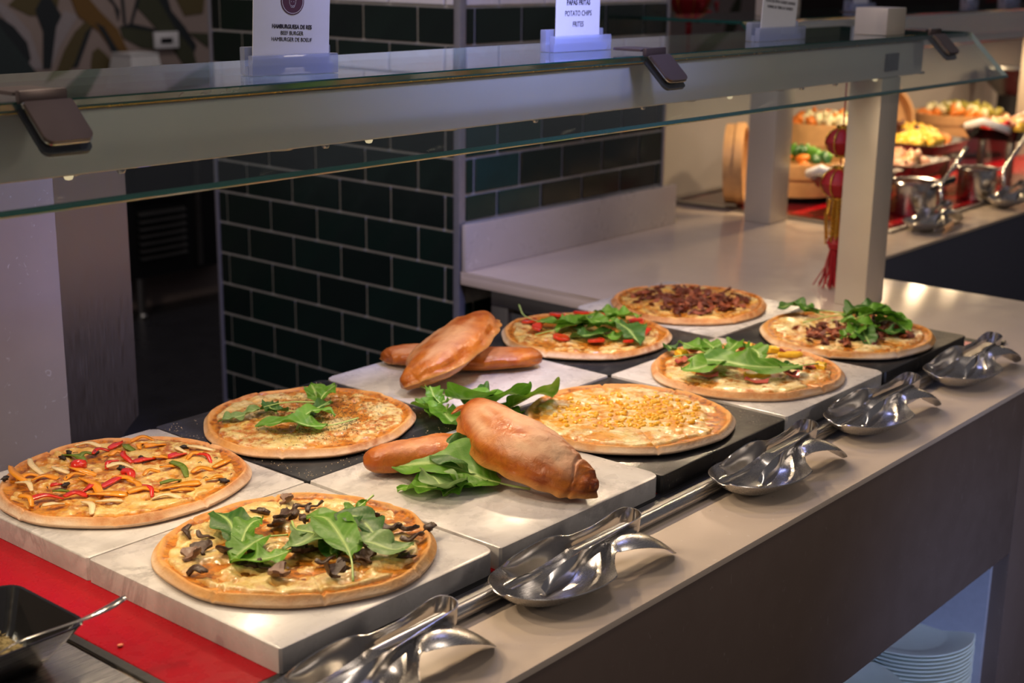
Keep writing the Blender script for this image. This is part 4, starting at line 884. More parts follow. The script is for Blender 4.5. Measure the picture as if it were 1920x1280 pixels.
# 8 bacon and rocket pizza
P8 = Pizza('pizza', 'bacon pizza with a big rocket heap on the last front slate', 1.248, -.192, .170, 46, CR1, CH2, thresh=-.03, N=190, K=60, brown=.5, rot=.3, flour=.9)
scatter(P8, 130, [(0, .02), (-.06, .03), (-.03, -.05), (-.08, -.02), (.03, -.09), (.10, -.02), (.05, -.05)], .026, .13)
z8 = ZT+.012
for a in ([[(1578, 586, .02), (1545, 582, .020), (1515, 578, .022), (1485, 572, .024), (1458, 578, .020)], .036, 1, .35, .5, 1, 0], [[(1505, 604, .004), (1560, 592, .016), (1610, 588, .022), (1665, 592, .026), (1706, 606, .018)], .060, 0, .35, .1, 2, .2],
          [[(1640, 605, .01), (1668, 600, .022), (1708, 624, .008)], .050, 0, .1, .1, 3, .2], [[(1600, 600, .014), (1632, 580, .032), (1665, 575, .030)], .040, 1, .15, .1, 4, 0], [[(1580, 598, .01), (1600, 580, .028), (1625, 574, .028)], .036, 1, .1, .3, 5, 0],
          [[(1610, 600, .012), (1602, 622, .014), (1575, 636, .004)], .034, 0, .15, .1, 6, 0], [[(1612, 608, .012), (1622, 628, .012), (1632, 648, .002)], .036, 1, .15, .1, 7, 0], [[(1560, 600, .008), (1600, 605, .018), (1650, 612, .016)], .042, 0, .2, .2, 8, 0],
          [[(1600, 598, .02), (1645, 585, .034), (1690, 595, .026)], .046, 0, .15, .1, 9, 0], [[(1640, 618, .006), (1670, 622, .012), (1700, 626, .006)], .036, 1, .1, .1, 10, 0], [[(1545, 590, .012), (1520, 582, .018), (1500, 568, .026)], .024, 0, .2, .4, 11, 0]):
    leaf('rocket_leaf', P8.root, L3(a[0], z8), a[1], a[2], a[3], a[4], 3, .35, .003, seed=a[5], roll=a[6])

# ------------------------------------------------------------------ calzones
CZ = m_calzone()
def calzone(label, P, seed, floorz=ZT+.001, pinch=None, flour=.6, burn=.8, spike=None, seam=-1, tiltn=0.0):
    """P: (px,py,z centre, half width, half height)"""
    pts = [tuple(at(p[0], p[1], z=p[2]))+(p[3], p[4]) for p in P]; n = 110; m = 72
    Q = spline(pts, n); c = Q[:, :3].mean(0); c[2] = floorz; root = empty('calzone', tuple(c), 0, label, 'calzone', 'calzones on the white slabs')
    V = []; A = []; F = []
    for i in range(n):
        t = i/(n-1); p = Q[i, :3]; d = Q[min(i+1, n-1), :3]-Q[max(i-1, 0), :3]; d = d/np.linalg.norm(d); s = np.cross(d, (0, 0, 1.)); s /= np.linalg.norm(s); u = np.cross(s, d)
        s, u = s*math.cos(tiltn)+u*math.sin(tiltn), u*math.cos(tiltn)-s*math.sin(tiltn)
        end = min(1, (min(t, 1-t)/.05))**.5 if min(t, 1-t) < .05 else 1
        hw, hh = max(Q[i, 3], .002)*max(end, .04), max(Q[i, 4], .002)*max(end, .04)
        for j in range(m):
            a = 2*PI*j/m; ca, sa = math.cos(a), math.sin(a)
            bump = 1+.17*(float(fbm(t*6+ca*.8+5, sa*1.4+ca+5, seed, 4))-.5)*2+.05*(float(fbm(t*30+3, ca*3+sa*2+9, seed+3, 3))-.5)
            if pinch: bump *= 1-.13*math.exp(-((t-pinch-.035*math.cos(a+.6)-.015*math.sin(3*a))/.012)**2)*max(0, .35+.65*math.sin(a*1.0-.5)); bump *= 1+.16*sst(.78, .9, t)*(float(fbm(t*22, ca*2.2+sa*1.7+4, seed+17, 3))-.5)*2
            x = hw*ca*bump; z = hh*(abs(sa)**.85)*math.copysign(1, sa)*bump*(.8 if sa < 0 else 1)
            sm = math.exp(-((a-(PI*1.06 if seam < 0 else 1.96*PI))/.16)**2); x += math.copysign(1, ca)*sm*.0085*end; z -= sm*.003
            x += sm*.0016*math.sin(t*60+seed)
            v = p+s*x+u*z; v[2] = max(v[2], floorz+.0006*(1+math.sin(i*.7+j)))
            V.append(v-c)
            fl = sst(.25, .85, sa)*sst(.10, .30, t)*sst(.85, .60, t)*sst(.28, .60, float(fbm(t*5+2, a*1.4, seed+8, 3)))*flour
            bn = (sst(.22, .0, t)+sst(.76, .97, t)*1.3+(.35*math.exp(-((t-(pinch or 2)-.035*ca)/.02)**2)))*burn*sst(-.6, .4, sa+.3)
            A.append((sm*.8+sst(-.25, -.8, sa)*.6, min(1, bn), min(1, fl), 1))
    for i in range(n-1):
        for j in range(m): F.append((i*m+j, i*m+(j+1) % m, (i+1)*m+(j+1) % m, (i+1)*m+j))
    F.append(tuple(range(m))[::-1]); F.append(tuple((n-1)*m+j for j in range(m)))
    mk('crust', V, F, CZ, root, smooth=True, attr=A)
    if spike:
        S_ = [np.array(at(a, b, z=z))-c for a, b, z in spike]; K = 16; St = spline(S_, K)
        V, F = tube_geo(St, [.012*(1-i/(K-1))**.8+.0012 for i in range(K)], 12, .6); mk('dough_tail', V, F, CZ, root, smooth=True, attr=[(.1, .25, 0, 1)]*len(V))
    return root
calzone('calzone lying under the big front one, left end showing', [(693, 858, .962, .012, .012), (712, 862, .963, .026, .022), (760, 856, .964, .033, .024), (830, 848, .964, .037, .025), (900, 850, .962, .034, .022), (950, 850, .96, .02, .015), (970, 850, .958, .008, .008)], 5, flour=.35, burn=.8)
calzone('big front calzone with a burnt end, lying across another', [(882, 762, 1.006, .010, .010), (893, 772, 1.005, .026, .020), (918, 796, 1.000, .040, .030), (955, 826, .994, .047, .034), (1005, 856, .986, .044, .034), (1050, 882, .974, .038, .030), (1083, 898, .966, .031, .025), (1103, 907, .962, .023, .018), (1112, 911, .958, .008, .008)], 9, pinch=.74, flour=1.0, burn=1.15, seam=1,
        spike=[(900, 776, 1.0), (880, 765, 1.008), (863, 765, 1.006), (846, 776, .998)], tiltn=-.25)
calzone('rear calzone lying flat, both ends showing', [(719, 676, .952, .010, .010), (738, 668, .958, .026, .017), (790, 668, .960, .034, .021), (870, 674, .960, .036, .022), (950, 672, .960, .034, .020), (995, 670, .958, .026, .017), (1012, 670, .955, .010, .010)], 15, flour=.5, burn=.7)
calzone('plump rear calzone leaning on top, pointing up to the pillar', [(752, 726, .953, .008, .010), (772, 712, .965, .032, .020), (805, 690, .980, .054, .032), (842, 658, .994, .062, .036), (876, 630, 1.004, .054, .034), (900, 608, 1.010, .034, .026), (912, 597, 1.012, .010, .012)], 22, flour=.7, burn=.7, tiltn=.30, seam=1)
# ------------------------------------------------------------------ loose rocket
LW = 1.30
G1 = 'loose rocket leaves in front of the front calzones'; G2 = 'loose rocket leaves behind the front calzones'
for lab, a in (('long stemmed rocket leaf with its stem pointing right on white marble', [[(994, 916, .004), (950, 908, .006), (905, 896, .012), (860, 878, .020), (800, 868, .026), (732, 876, .018)], .072, 0, .26, .15, 1, .25]),
          ('dark rocket leaf tucked under the big front calzone', [[(926, 892, .004), (880, 866, .024), (845, 848, .034), (814, 836, .036)], .058, 1, .1, .1, 2, .3]),
          ('pale folded rocket leaf lying lowest in the front bunch', [[(900, 905, .004), (865, 902, .010), (835, 915, .012), (815, 895, .020), (794, 883, .022)], .050, 2, .2, .1, 3, -.3]),
          ('lime rocket leaf with a brown tip pointing left', [[(865, 914, .003), (815, 914, .008), (780, 912, .008), (744, 917, .003)], .044, 3, .1, .15, 4, 0]),
          ('curled rocket leaf edge along the front bunch', [[(930, 908, .003), (890, 905, .006), (850, 915, .006), (830, 930, .003)], .038, 0, .15, .3, 5, 0])):
    leaf('rocket_leaf', None, L3(a[0], ZT+.002), a[1], a[2], a[3], a[4], 3, .28, .0035, seed=a[5], roll=a[6], label=lab, cat='rocket leaf', group=G1, stemr=.0019)
LW = 1.5
for lab, a in (('rocket leaf with a long pale stem crossing the rear slab', [[(762, 709, .022), (800, 728, .018), (850, 745, .018), (885, 748, .034), (925, 742, .032)], .060, 0, .5, .05, 1, .3]),
          ('broad rocket leaf in the middle of the rear bunch', [[(900, 775, .010), (925, 755, .030), (955, 738, .036), (988, 748, .020)], .060, 0, .12, .04, 2, .35]),
          ('rocket leaf nearest the sweetcorn pizza', [[(940, 772, .008), (975, 754, .026), (1008, 738, .034), (1036, 744, .016)], .060, 0, .16, .04, 3, .35]),
          ('small lobed rocket leaf at the left of the rear bunch', [[(850, 745, .010), (825, 755, .012), (800, 765, .010), (778, 750, .012)], .036, 0, .2, .5, 4, 0]),
          ('rocket leaf hanging down onto the black slate', [[(840, 758, .012), (835, 775, .012), (850, 792, .006), (872, 800, .003)], .056, 0, .15, .08, 5, .15]),
          ('narrow rocket leaf above the big calzone shoulder', [[(925, 752, .02), (950, 765, .018), (978, 780, .004)], .036, 0, .15, .1, 6, 0]),
          ('thin lobed rocket leaf standing beside the pale stem', [[(835, 765, .006), (815, 745, .018), (806, 722, .028)], .022, 0, .2, .6, 7, 0]),
          ('dark crumpled rocket leaf in the heart of the rear bunch', [[(870, 765, .008), (885, 748, .022), (912, 738, .032), (935, 745, .024)], .040, 1, .1, .2, 8, 0]),
          ('lobed rocket leaf at the left edge on black slate', [[(850, 770, .006), (822, 772, .008), (805, 782, .004)], .034, 3, .1, .5, 9, 0])):
    leaf('rocket_leaf', None, L3(a[0], ZT+.001), a[1], a[2], a[3], a[4], 3, .35, .0035, seed=a[5], roll=a[6], label=lab, cat='rocket leaf', group=G2, stemr=.0018)
# crumbs
V = []; F = []; rc_ = random.Random(2)
for i in range(260):
    x, y = rc_.choice([(rc_.uniform(.01, .34), rc_.choice([rc_.uniform(.005, .03), rc_.uniform(.32, .352)])), (rc_.choice([rc_.uniform(.003, .03), rc_.uniform(.325, .35)]), rc_.uniform(.01, .35))]); s_ = rc_.uniform(.0005, .0012); b = len(V)
    for dx, dy, dz in ((0, 0, 1), (1, 0, 0), (-.5, .8, 0), (-.5, -.8, 0)): V.append((x+dx*s_, y+dy*s_, ZT-.0009+dz*s_))
    F += [(b, b+1, b+2), (b, b+2, b+3), (b, b+3, b+1)]
o = mk('crumbs', V, F, plain('pale_crumb', (0.60, 0.48, 0.30), .8)); tag(o, 'pale crumbs scattered on the black slate round the herb pizza', 'crumbs', kind='stuff')
p = at(225, 1208, z=.912); o = link('crumb', lump(.0035, .0025, .002, 3, plain('orange_crumb', (0.8, 0.25, 0.12), .6), jag=.3), None, (p.x, p.y, .911)); tag(o, 'single orange crumb on the red glass', 'crumb')

# ------------------------------------------------------------------ spoon rests and tongs
def rest_meshes():
    # plan outline along local x: bowl then neck, arched handle and tail; cross-section dished
    st = []   # x, halfwidth, z centre, z edge
    n = 80
    xs = np.linspace(-.098, .200, n)
    for x in xs:
        if x < .085:
            u = (x+.008)/.092; hw = .062*math.sqrt(max(0, 1-min(1, abs(u))**2.3)); hw = max(hw, .010 if x > 0 else .0008)
            zc = .0016+.030*(abs(u))**3.0; ze = .030+.004*(u*u)
        else: hw, zc, ze = .01, .04, .04
        if x >= .04:
            k = (x-.04)/.045; nk = .0105+(.0515)*max(0, 1-k)**1.4 if k < 1 else .0105
            hw = min(hw, nk) if x < .085 else nk
        if x >= .062:
            t = (x-.062)/(.200-.062); hwH = .0105+.020*math.sin(PI*min(1, max(0, (t-.1)/.9)*.98))**1.1; hw = hwH if x > .084 else max(hwH, hw)
            arch = .030+.022*math.sin(PI*min(1, t*1.0))**.9*(1-.3*t)-.029*t**2.2
            if x > .084: zc = arch+.004*math.sin(PI*t); ze = arch-.005*math.sin(PI*t)
            else: b = (x-.062)/.022; zc = zc*(1-b)+b*arch; ze = ze*(1-b)+b*arch
        if x > .185: hw *= max(.12, 1-((x-.185)/.015)**2*.88)
        st.append((x, hw, zc, ze))
    m = 25; V = []; F = []
    for x, hw, zc, ze in st:
        for j in range(m):
            v = 2*j/(m-1)-1; V.append((x, v*hw, zc+(ze-zc)*abs(v)**2.2))
    for i in range(n-1):
        for j in range(m-1): F.append((i*m+j, (i+1)*m+j, (i+1)*m+j+1, i*m+j+1))
    return V, F
def solid(V, F, t, mat, name, smooth=True):
    me = bpy.data.meshes.new('tmp'); me.from_pydata([tuple(v) for v in V], [], F); me.materials.append(mat)
    o = link('tmp', me); md = o.modifiers.new('s', 'SOLIDIFY'); md.thickness = t; md.offset = 0
    dg = bpy.context.evaluated_depsgraph_get(); me2 = bpy.data.meshes.new_from_object(o.evaluated_get(dg)); bpy.data.objects.remove(o)
    me2.name = name; me2.polygons.foreach_set('use_smooth', [True]*len(me2.polygons)); me2.set_sharp_from_angle(angle=math.radians(50)); return me2
def tong_mesh():
    """a bent strip standing on edge: loop at +x, two arms ending in dished paddles at -x; local z up"""
    arm = []
    for t in np.linspace(0, 1, 40): arm.append((-.098+.201*t, .0285-.0130*t-.0045*sst(.30, .55, t)*sst(1.0, .7, t), t))
    R_ = arm[-1][1]; xe = arm[-1][0]
    full = [(x, y, t, 1) for x, y, t in arm]+[(xe+R_*1.05*math.sin(a), R_*math.cos(a), 2.0, math.cos(a)) for a in np.linspace(.12, PI-.12, 18)]+[(x, -y, t, -1) for x, y, t in arm[::-1]]
    n = len(full); m = 11; V = []; F = []
    for i, (x, y, t, sg_) in enumerate(full):
        w = .0115 if t > 1 else .0115-.0035*math.sin(PI*min(1, max(0, (t-.40)/.55)))
        if t < .50: w = .0085+.0120*math.sin(PI*min(1, (.50-t)/.50*.94+.0))**.7
        if t < .07: w = (.0085+.0120*math.sin(PI*.81)**.7)*(.25+.75*(t/.07)**.5)
        s_ = 1 if y > 0 else -1
        for j in range(m):
            v = 2*j/(m-1)-1; dish = (.0085*sst(.50, .2, t)*(1-v*v)-.0022*sst(.45, .60, t)*sst(1.05, .9, t)*math.exp(-(v/.45)**2)) if t <= 1 else 0
            V.append((x, y+s_*dish, v*w-.004*sst(.5, .1, t)))
    for i in range(n-1):
        for j in range(m-1): F.append((i*m+j, (i+1)*m+j, (i+1)*m+j+1, i*m+j+1))
    return V, F
V, F = rest_meshes(); REST = solid(V, F, .0013, M['steel'], 'spoon_rest'); V, F = tong_mesh(); TONG = solid(V, F, .0012, M['chrome'], 'tongs')
nm = ['nearest to the camera, beside the mushroom pizza', 'beside the front crossed calzones', 'beside the sweetcorn pizza', 'beside the ham and pineapple pizza', 'at the far end, beside the bacon and rocket pizza']
for i, (x, y, rz, tz) in enumerate([(-.352, -.462, -.10, .03), (.003, -.455, -.17, .05), (.492, -.453, -.13, .08), (.850, -.448, -.13, -.02), (1.225, -.450, -.10, .02)]):
    o = link('spoon_rest', REST, None, (x, y, ZC+.0012), (0, 0, rz)); tag(o, 'steel spoon rest '+nm[i], 'spoon rest', 'steel spoon rests along the counter edge')
    o = link('serving_tongs', TONG, None, (x+.046, y+.012, ZC+.0435), (.16, -.075, rz+.07+tz)); tag(o, 'serving tongs in the rest '+nm[i], 'tongs', 'serving tongs in the spoon rests')
# ------------------------------------------------------------------ black dish with herbs, spoon
D = empty('serving_dish', (-.612, -.113, ZC+.0065), 0, 'deep black rectangular dish of dried herbs at the bottom left corner', 'dish')
def loft(secs, n=8):
    V = []; F = []; k = None
    for x0, x1, y0, y1, r, z in secs:
        pl = rrect(x0, x1, y0, y1, r, n); k = len(pl); V += [(a, b, z) for a, b in pl]
    for i in range(len(secs)-1):
        for j in range(k): F.append((i*k+j, i*k+(j+1) % k, (i+1)*k+(j+1) % k, (i+1)*k+j))
    F.append(tuple(range(k))[::-1]); F.append(tuple((len(secs)-1)*k+j for j in range(k))); return V, F
hx, hy = .130, .078
def sec(d, r, z): return (-hx+d, hx-d, -hy+d, hy-d, r, z)
V, F = loft([sec(.036, .02, 0), (sec(.032, .022, .002)), sec(.018, .022, .025), sec(.004, .022, .050), sec(0, .022, .0575), sec(.001, .022, .059), sec(.004, .02, .0585), sec(.012, .02, .045), sec(.026, .02, .018), sec(.036, .015, .006)])
mk('bowl', V, F, M['blkg'], D, smooth=True, auto=True); D.scale = (1, 1, .86)
V = []; F = []; rh = random.Random(8)
n = 26
for i in range(n):
    for j in range(n):
        x = -.095+.19*i/(n-1); y = -.044+.088*j/(n-1); V.append((x, y, .007+(.014+.006*math.exp(-((x+.02)/.06)**2)+.004*float(vn(x*80, y*80, 2)))*(math.sin(PI*i/(n-1))*math.sin(PI*j/(n-1)))**.5))
for i in range(n-1):
    for j in range(n-1): F.append((i*n+j, (i+1)*n+j, (i+1)*n+j+1, i*n+j+1))
for k in range(900):
    x, y = rh.uniform(-.085, .085), rh.uniform(-.038, .038); z = .009+.0155*(math.cos(x*PI/.19)*math.cos(y*PI/.088))**.5+.004; a = rh.uniform(0, 6.28); l = rh.uniform(.002, .006)
    tube_geo([(x, y, z), (x+l*math.cos(a), y+l*math.sin(a), z+rh.uniform(0, .003))], .0005, 3, V=V, F=F, cap=False)
o = mk('dried_herb_pile', V, F, plain('oregano', (0.22, 0.17, 0.07), .85, var=.5, sc=200)); o.location = (-.612, -.113, ZC+.0065); tag(o, 'loose dried herbs heaped inside the black dish', 'herbs', kind='stuff')
Ps = [tuple(at(a, b, z=z)) for a, b, z in [(-22, 1243, .940), (2, 1222, .952), (35, 1203, .962), (80, 1186, .969), (125, 1171, .974), (165, 1157, .978), (205, 1138, .982), (236, 1119, .990)]]
c = np.array(Ps).mean(0); sp2 = empty('teaspoon', tuple(c), 0, 'thin steel spoon resting in the black dish, handle over the red glass', 'spoon'); Q = spline([np.array(p)-c for p in Ps], 40)
V, F = tube_geo(Q, [.0022+.0042*sst(.55, .95, i/39)*(1-.5*sst(.96, 1, i/39)) for i in range(40)], 12, .38); mk('handle', V, F, M['chrome'], sp2, smooth=True)
b0 = np.array(at(-40, 1262, z=.934))-c; me = lump(.026, .017, .004, 1, M['chrome'], 18, 8, 0); o = link('spoon_bowl', me, sp2, tuple(b0), (0, 0, .6))
# ------------------------------------------------------------------ plates in the niche
ORD = 'first second third fourth fifth sixth seventh eighth ninth tenth eleventh twelfth thirteenth fourteenth'.split()
PLT = [(0, .002), (.070, .002), (.078, .0), (.084, .003), (.112, .013), (.134, .0175), (.1355, .019), (.134, .0205), (.112, .0165), (.086, .007), (.078, .0045), (0, .0045)]
pl0 = lathe('dinner_plate', PLT, M['plate'], None, 72); PM = pl0.data; bpy.data.objects.remove(pl0)
for sx, sy, zt, lab, nn in ((1.235, -.375, .3845, 'of the right-hand stack', 14), (.935, -.375, .372, 'of the left-hand stack', 12)):
    for k in range(nn):
        z = .2562+(zt-.2562-.0205)*k/(nn-1); jx, jy = rnd.uniform(-.0008, .0008), rnd.uniform(-.0008, .0008)
        o = link('dinner_plate', PM, None, (sx+jx, sy+jy, z)); tag(o, ORD[nn-1-k]+' white plate from the top '+lab, 'plate', 'white plates stacked under the counter')

# ------------------------------------------------------------------ rear buffet
hp2 = empty('rear_warming_plate', (0, 0, ZC), 0, 'dark red glass warming plate under the hot dishes on the rear counter', 'warming plate')
bm = bmesh.new(); bbox(bm, 2.56, 6.3, .345, 1.09, .0005, .004, .001, 1); from_bm('glass_top', bm, M['darkred'], hp2)
bm = bmesh.new()
for a in ((2.53, 2.559, .325, 1.12), (2.56, 6.3, .325, .344), (2.56, 6.3, 1.091, 1.12)): bbox(bm, *a, .0005, .008, .002, 1)
from_bm('edge_frame', bm, M['steeld'], hp2); bm = bmesh.new(); bbox(bm, 2.60, 6.0, .37, .70, .0045, .0055, 0, 1); from_bm('red_zone', bm, M['red'], hp2)  # brighter red sheet over the front of the dark red glass
zb = ZC+.0065
FOOD = {k: plain('food_'+k, c, .35, var=.3, sc=50, Coat_Weight=.2) for k, c in dict(orange=(.85, .24, .03), green=(.10, .30, .03), dgreen=(.03, .12, .03), white=(.85, .72, .45), yellow=(.85, .50, .06), tan=(.72, .38, .16), brown=(.14, .05, .03), red=(.65, .02, .01), olive=(.35, .30, .05), pink=(.80, .42, .26)).items()}
FM = {}
def fl(k, v, s=.02):
    key = (k, v)
    if key not in FM: FM[key] = lump(s*[1, 1.25, .8][v], s*[.8, .7, 1][v], s*[.6, .55, .8][v], v+3, FOOD[k], 9, 6, .28)
    return FM[key]
def heap(parent, x0, x1, y0, y1, z, kinds, n, seed, sc=1.0, name='food_piece', names=None, dome=.02):
    r_ = random.Random(seed)
    for i in range(n):
        x, y = r_.uniform(x0, x1), r_.uniform(y0, y1); k = kinds[min(len(kinds)-1, int((x-x0)/(x1-x0)*len(kinds)*.8+r_.random()*len(kinds)*.4))]
        u = (2*(x-x0)/(x1-x0)-1)**2+(2*(y-y0)/(y1-y0)-1)**2
        link(names.get(k, name) if names else name, fl(k, r_.randrange(3)), parent, (x, y, z+dome*max(0, 1-u*.6)+r_.uniform(-.004, .004)), (r_.uniform(0, 3), r_.uniform(0, 3), r_.uniform(0, 6)), (sc,)*3)
NM = dict(orange='carrot_piece', green='broccoli_piece', dgreen='kale_piece', white='cauliflower_piece', yellow='potato_piece', tan='chicken_piece', brown='mushroom_piece', red='tomato_piece', olive='courgette_piece', pink='chicken_piece')
def steamer(label, x, y, z, r, h, kinds=None, n=0, seed=1, rot=None, lid=False):
    s = empty('bamboo_cover' if lid else 'bamboo_steamer', (x, y, z), 0, label, 'cover' if lid else 'steamer')
    if rot: s.rotation_euler = rot
    lathe('rim', [(r-.010, 0), (r, 0), (r, h), (r-.010, h), (r-.010, 0)], M['bamboo'], s, 44)
    lathe('hoop', [(r+.0005, h*.55), (r+.005, h*.55), (r+.005, h*.95), (r+.0005, h*.95), (r+.0005, h*.55)], M['bamboo'], s, 44)
    lathe('base', [(0, h*.25), (r-.011, h*.25), (r-.011, h*.32), (0, h*.32)], M['bamboo'], s, 40)
    if kinds: heap(s, -r*.62, r*.62, -r*.62, r*.62, h*.95, kinds, n, seed, r/.15, names=NM, dome=.025)
    return s
steamer('bamboo steamer lid standing upright at the left of the rear counter', 2.60, .93, zb+.128, .125, .060, rot=(0, PI/2-.04, -1.12), lid=True)
lk = lathe('lid_handle', [(0, 0), (.008, 0), (.006, .03), (.010, .034), (0, .036)], M['steeld'], None, 12, (2.565, .90, zb+.128), (0, -PI/2, 0)); bpy.data.objects.remove(lk)
steamer('lower bamboo steamer of kale and carrot between the two posts', 2.90, .86, zb+.02, .17, .105, ['orange', 'dgreen', 'green'], 46, 2)
steamer('bamboo steamer of cauliflower and broccoli behind the kale', 3.28, .96, zb+.05, .17, .16, ['orange', 'white', 'white', 'orange', 'green'], 60, 3)
def stand(label, x, y, z0, z1, r):
    return lathe('trivet', [(0, z0), (r, z0), (r*.8, z0+.005), (r*.8, z1-.005), (r, z1), (0, z1)], M['steeld'], None, 28, (x, y, 0), label=label, cat='stand')
stand('low dark stand under the kale steamer', 2.90, .86, zb, zb+.0195, .12); stand('dark stand under the cauliflower steamer', 3.28, .96, zb, zb+.0495, .12)
steamer('bamboo steamer of mushrooms and sweetcorn right of the post', 3.74, .88, zb+.045, .17, .09, ['white', 'brown', 'yellow', 'yellow'], 60, 5); stand('dark stand under the mushroom steamer', 3.74, .88, zb, zb+.0445, .13)
steamer('long bamboo steamer of carrot and courgette at the back right', 4.35, .92, zb+.085, .19, .08, ['orange', 'white', 'olive', 'olive'], 60, 6); stand('dark stand under the courgette steamer', 4.35, .92, zb, zb+.0845, .13)
steamer('bamboo lid leaning upright behind the mushroom steamer', 4.00, 1.09, zb+.155, .12, .05, rot=(PI/2-.25, .1, -.5), lid=True)
# rectangular pans
def gn(label, x, y, z, w, d, h, kinds, n, seed, mat='blkg', handle=True, rz=0.0, sc=1.0, legs=True):
    s = empty('food_pan', (x, y, z), rz, label, 'food pan'); t = .006
    V, F = loft([(-w/2+.02, w/2-.02, -d/2+.02, d/2-.02, .02, 0), (-w/2, w/2, -d/2, d/2, .03, h), (-w/2-.012, w/2+.012, -d/2-.012, d/2+.012, .035, h+.004), (-w/2+t, w/2-t, -d/2+t, d/2-t, .028, h+.002), (-w/2+.025, w/2-.025, -d/2+.025, d/2-.025, .02, h*.35)], 5)
    mk('pan_body', V, F, M[mat], s, smooth=True, auto=True)
    if handle:
        for sx in ((-1,) if handle == 1 else (-1, 1)):
            tube('handle', [(sx*(w/2+.005), -d*.30, h+.002), (sx*(w/2+.045), -d*.32, h+.012), (sx*(w/2+.07), 0, h+.035), (sx*(w/2+.045), d*.32, h+.012), (sx*(w/2+.005), d*.30, h+.002)], .0085, M['whitepl'], s, 10, 1.6)
    heap(s, -w/2+.05, w/2-.05, -d/2+.05, d/2-.05, h*.75, kinds, n, seed, sc, names=NM, dome=.022)
    if legs:
        for a in (-1, 1):
            for b in (-1, 1): box('foot', a*(w/2-.06)-.01, a*(w/2-.06)+.01, b*(d/2-.06)-.01, b*(d/2-.06)+.01, -(z-zb), -.0005, M['steeld'], s, .001)
    return s
gn('shallow pan of lettuce with a white loop handle beside the red lantern', 2.76, .57, zb+.085, .30, .17, .035, ['olive', 'yellow', 'green', 'olive'], 40, 11, 'steeld', 1)
gn('steel pan of roast potatoes at the back right of the post', 3.42, .66, zb+.12, .30, .24, .035, ['yellow', 'yellow', 'yellow', 'orange'], 70, 12, 'steel', 0, sc=1.1)
gn('steel pan of chicken pieces below the potato pan', 3.10, .57, zb+.085, .27, .20, .04, ['pink', 'tan', 'pink'], 46, 13, 'steel', 0, sc=1.2)
gn('raised black pan of chicken and vegetables with a white handle at the right', 3.76, .47, zb+.16, .40, .22, .035, ['red', 'yellow', 'pink', 'tan', 'pink'], 80, 14, 'blkg', 1, sc=1.2)
gn('far food pan of chicken at the right edge', 4.95, .62, zb+.12, .46, .3, .05, ['tan', 'pink', 'red'], 60, 15, 'steel', 2, sc=1.1)
gn('far pan of roast vegetables beyond the chicken', 5.65, .62, zb+.12, .46, .3, .05, ['orange', 'yellow', 'tan'], 60, 16, 'steel', 2, sc=1.1)
# saucepans
def pot(label, x, y, r, h, hdl=True, z=zb, col='chrome'):
    s = empty('saucepan', (x, y, z), 0, label, 'saucepan')
    lathe('body', [(0, 0), (r*.95, 0), (r, .008), (r, h-.004), (r+.006, h), (r+.004, h+.003), (r-.004, h), (r-.004, .01), (0, .008)], M[col], s, 40)
    lathe('sauce', [(0, h*.75), (r-.005, h*.75), (r-.005, h*.74), (0, h*.74)], FOOD['brown'], s, 30)
    if hdl: tube('handle', [(-r*.3, -r*.9, h*.9), (-.02, -r*1.25, h+.002), (r*.5, -r*1.5, h+.012), (r*.9, -r*1.35, h+.012), (r*.9, -r*.6, h*.92)], .008, M['blk'], s, 10, 1.2)
    return s
pot('polished saucepan with a black handle just right of the post', 2.86, .42, .075, .10); pot('polished saucepan of sauce farther right', 3.28, .39, .062, .10, False)
lathe('mixing_bowl', [(0, 0), (.07, 0), (.12, .05), (.135, .11), (.142, .116), (.132, .112), (.115, .055), (.06, .006), (0, .006)], M['steeld'], None, 44, (5.05, .97, 1.10), label='dark steel bowl raised at the back right corner', cat='bowl')
lathe('bowl_pedestal', [(0, zb), (.09, zb), (.07, 1.0), (.07, 1.0995), (0, 1.0995)], M['blk'], None, 30, (5.05, .97, 0), label='black pedestal under the dark steel bowl', cat='stand')
x_, y_ = 4.95, .80; o = link('tomato', lump(.035, .035, .028, 2, FOOD['red'], 16, 9, .03), None, (4.78, .83, 1.147)); bpy.data.objects.remove(o)
# ladles and spoon rests of the rear counter
for i, (x, y, lab) in enumerate(((2.66, .272, 'nearer rear-counter spoon rest with folded tongs'), (3.24, .262, 'farther rear-counter spoon rest with folded tongs'))):
    o = link('spoon_rest', REST, None, (x, y, ZC+.0012), (0, 0, -.05)); tag(o, lab, 'spoon rest', 'spoon rests on the rear counter')
    o = link('serving_tongs', TONG, None, (x+.04, y, ZC+.044), (.25, -.10, .1)); tag(o, ['bright tongs in the nearer rear spoon rest', 'bright tongs in the farther rear spoon rest'][i], 'tongs', 'tongs on the rear counter')
for i, (x, y, z, lab) in enumerate(((2.84, .32, 1.02, 'steel ladle leaning from the black-handled saucepan'), (3.30, .31, 1.02, 'steel ladle leaning from the farther saucepan'))):
    l = empty('ladle', (x, y, z), 0, lab, 'ladle', 'ladles in the rear saucepans')
    tube('handle', [(-.02, .06, -.03), (0, 0, 0), (.07, -.01, .05), (.16, .0, .09)], [.005, .006, .008, .009], M['chrome'], l, 10, .6)
    tube('hook', [(-.015, -.005, 0), (-.025, -.012, -.04), (-.03, -.012, -.095)], .006, M['chrome'], l, 10); link('ladle_cup', lump(.022, .022, .014, 2, M['chrome'], 18, 8, 0), l, (-.03, -.012, -.105))
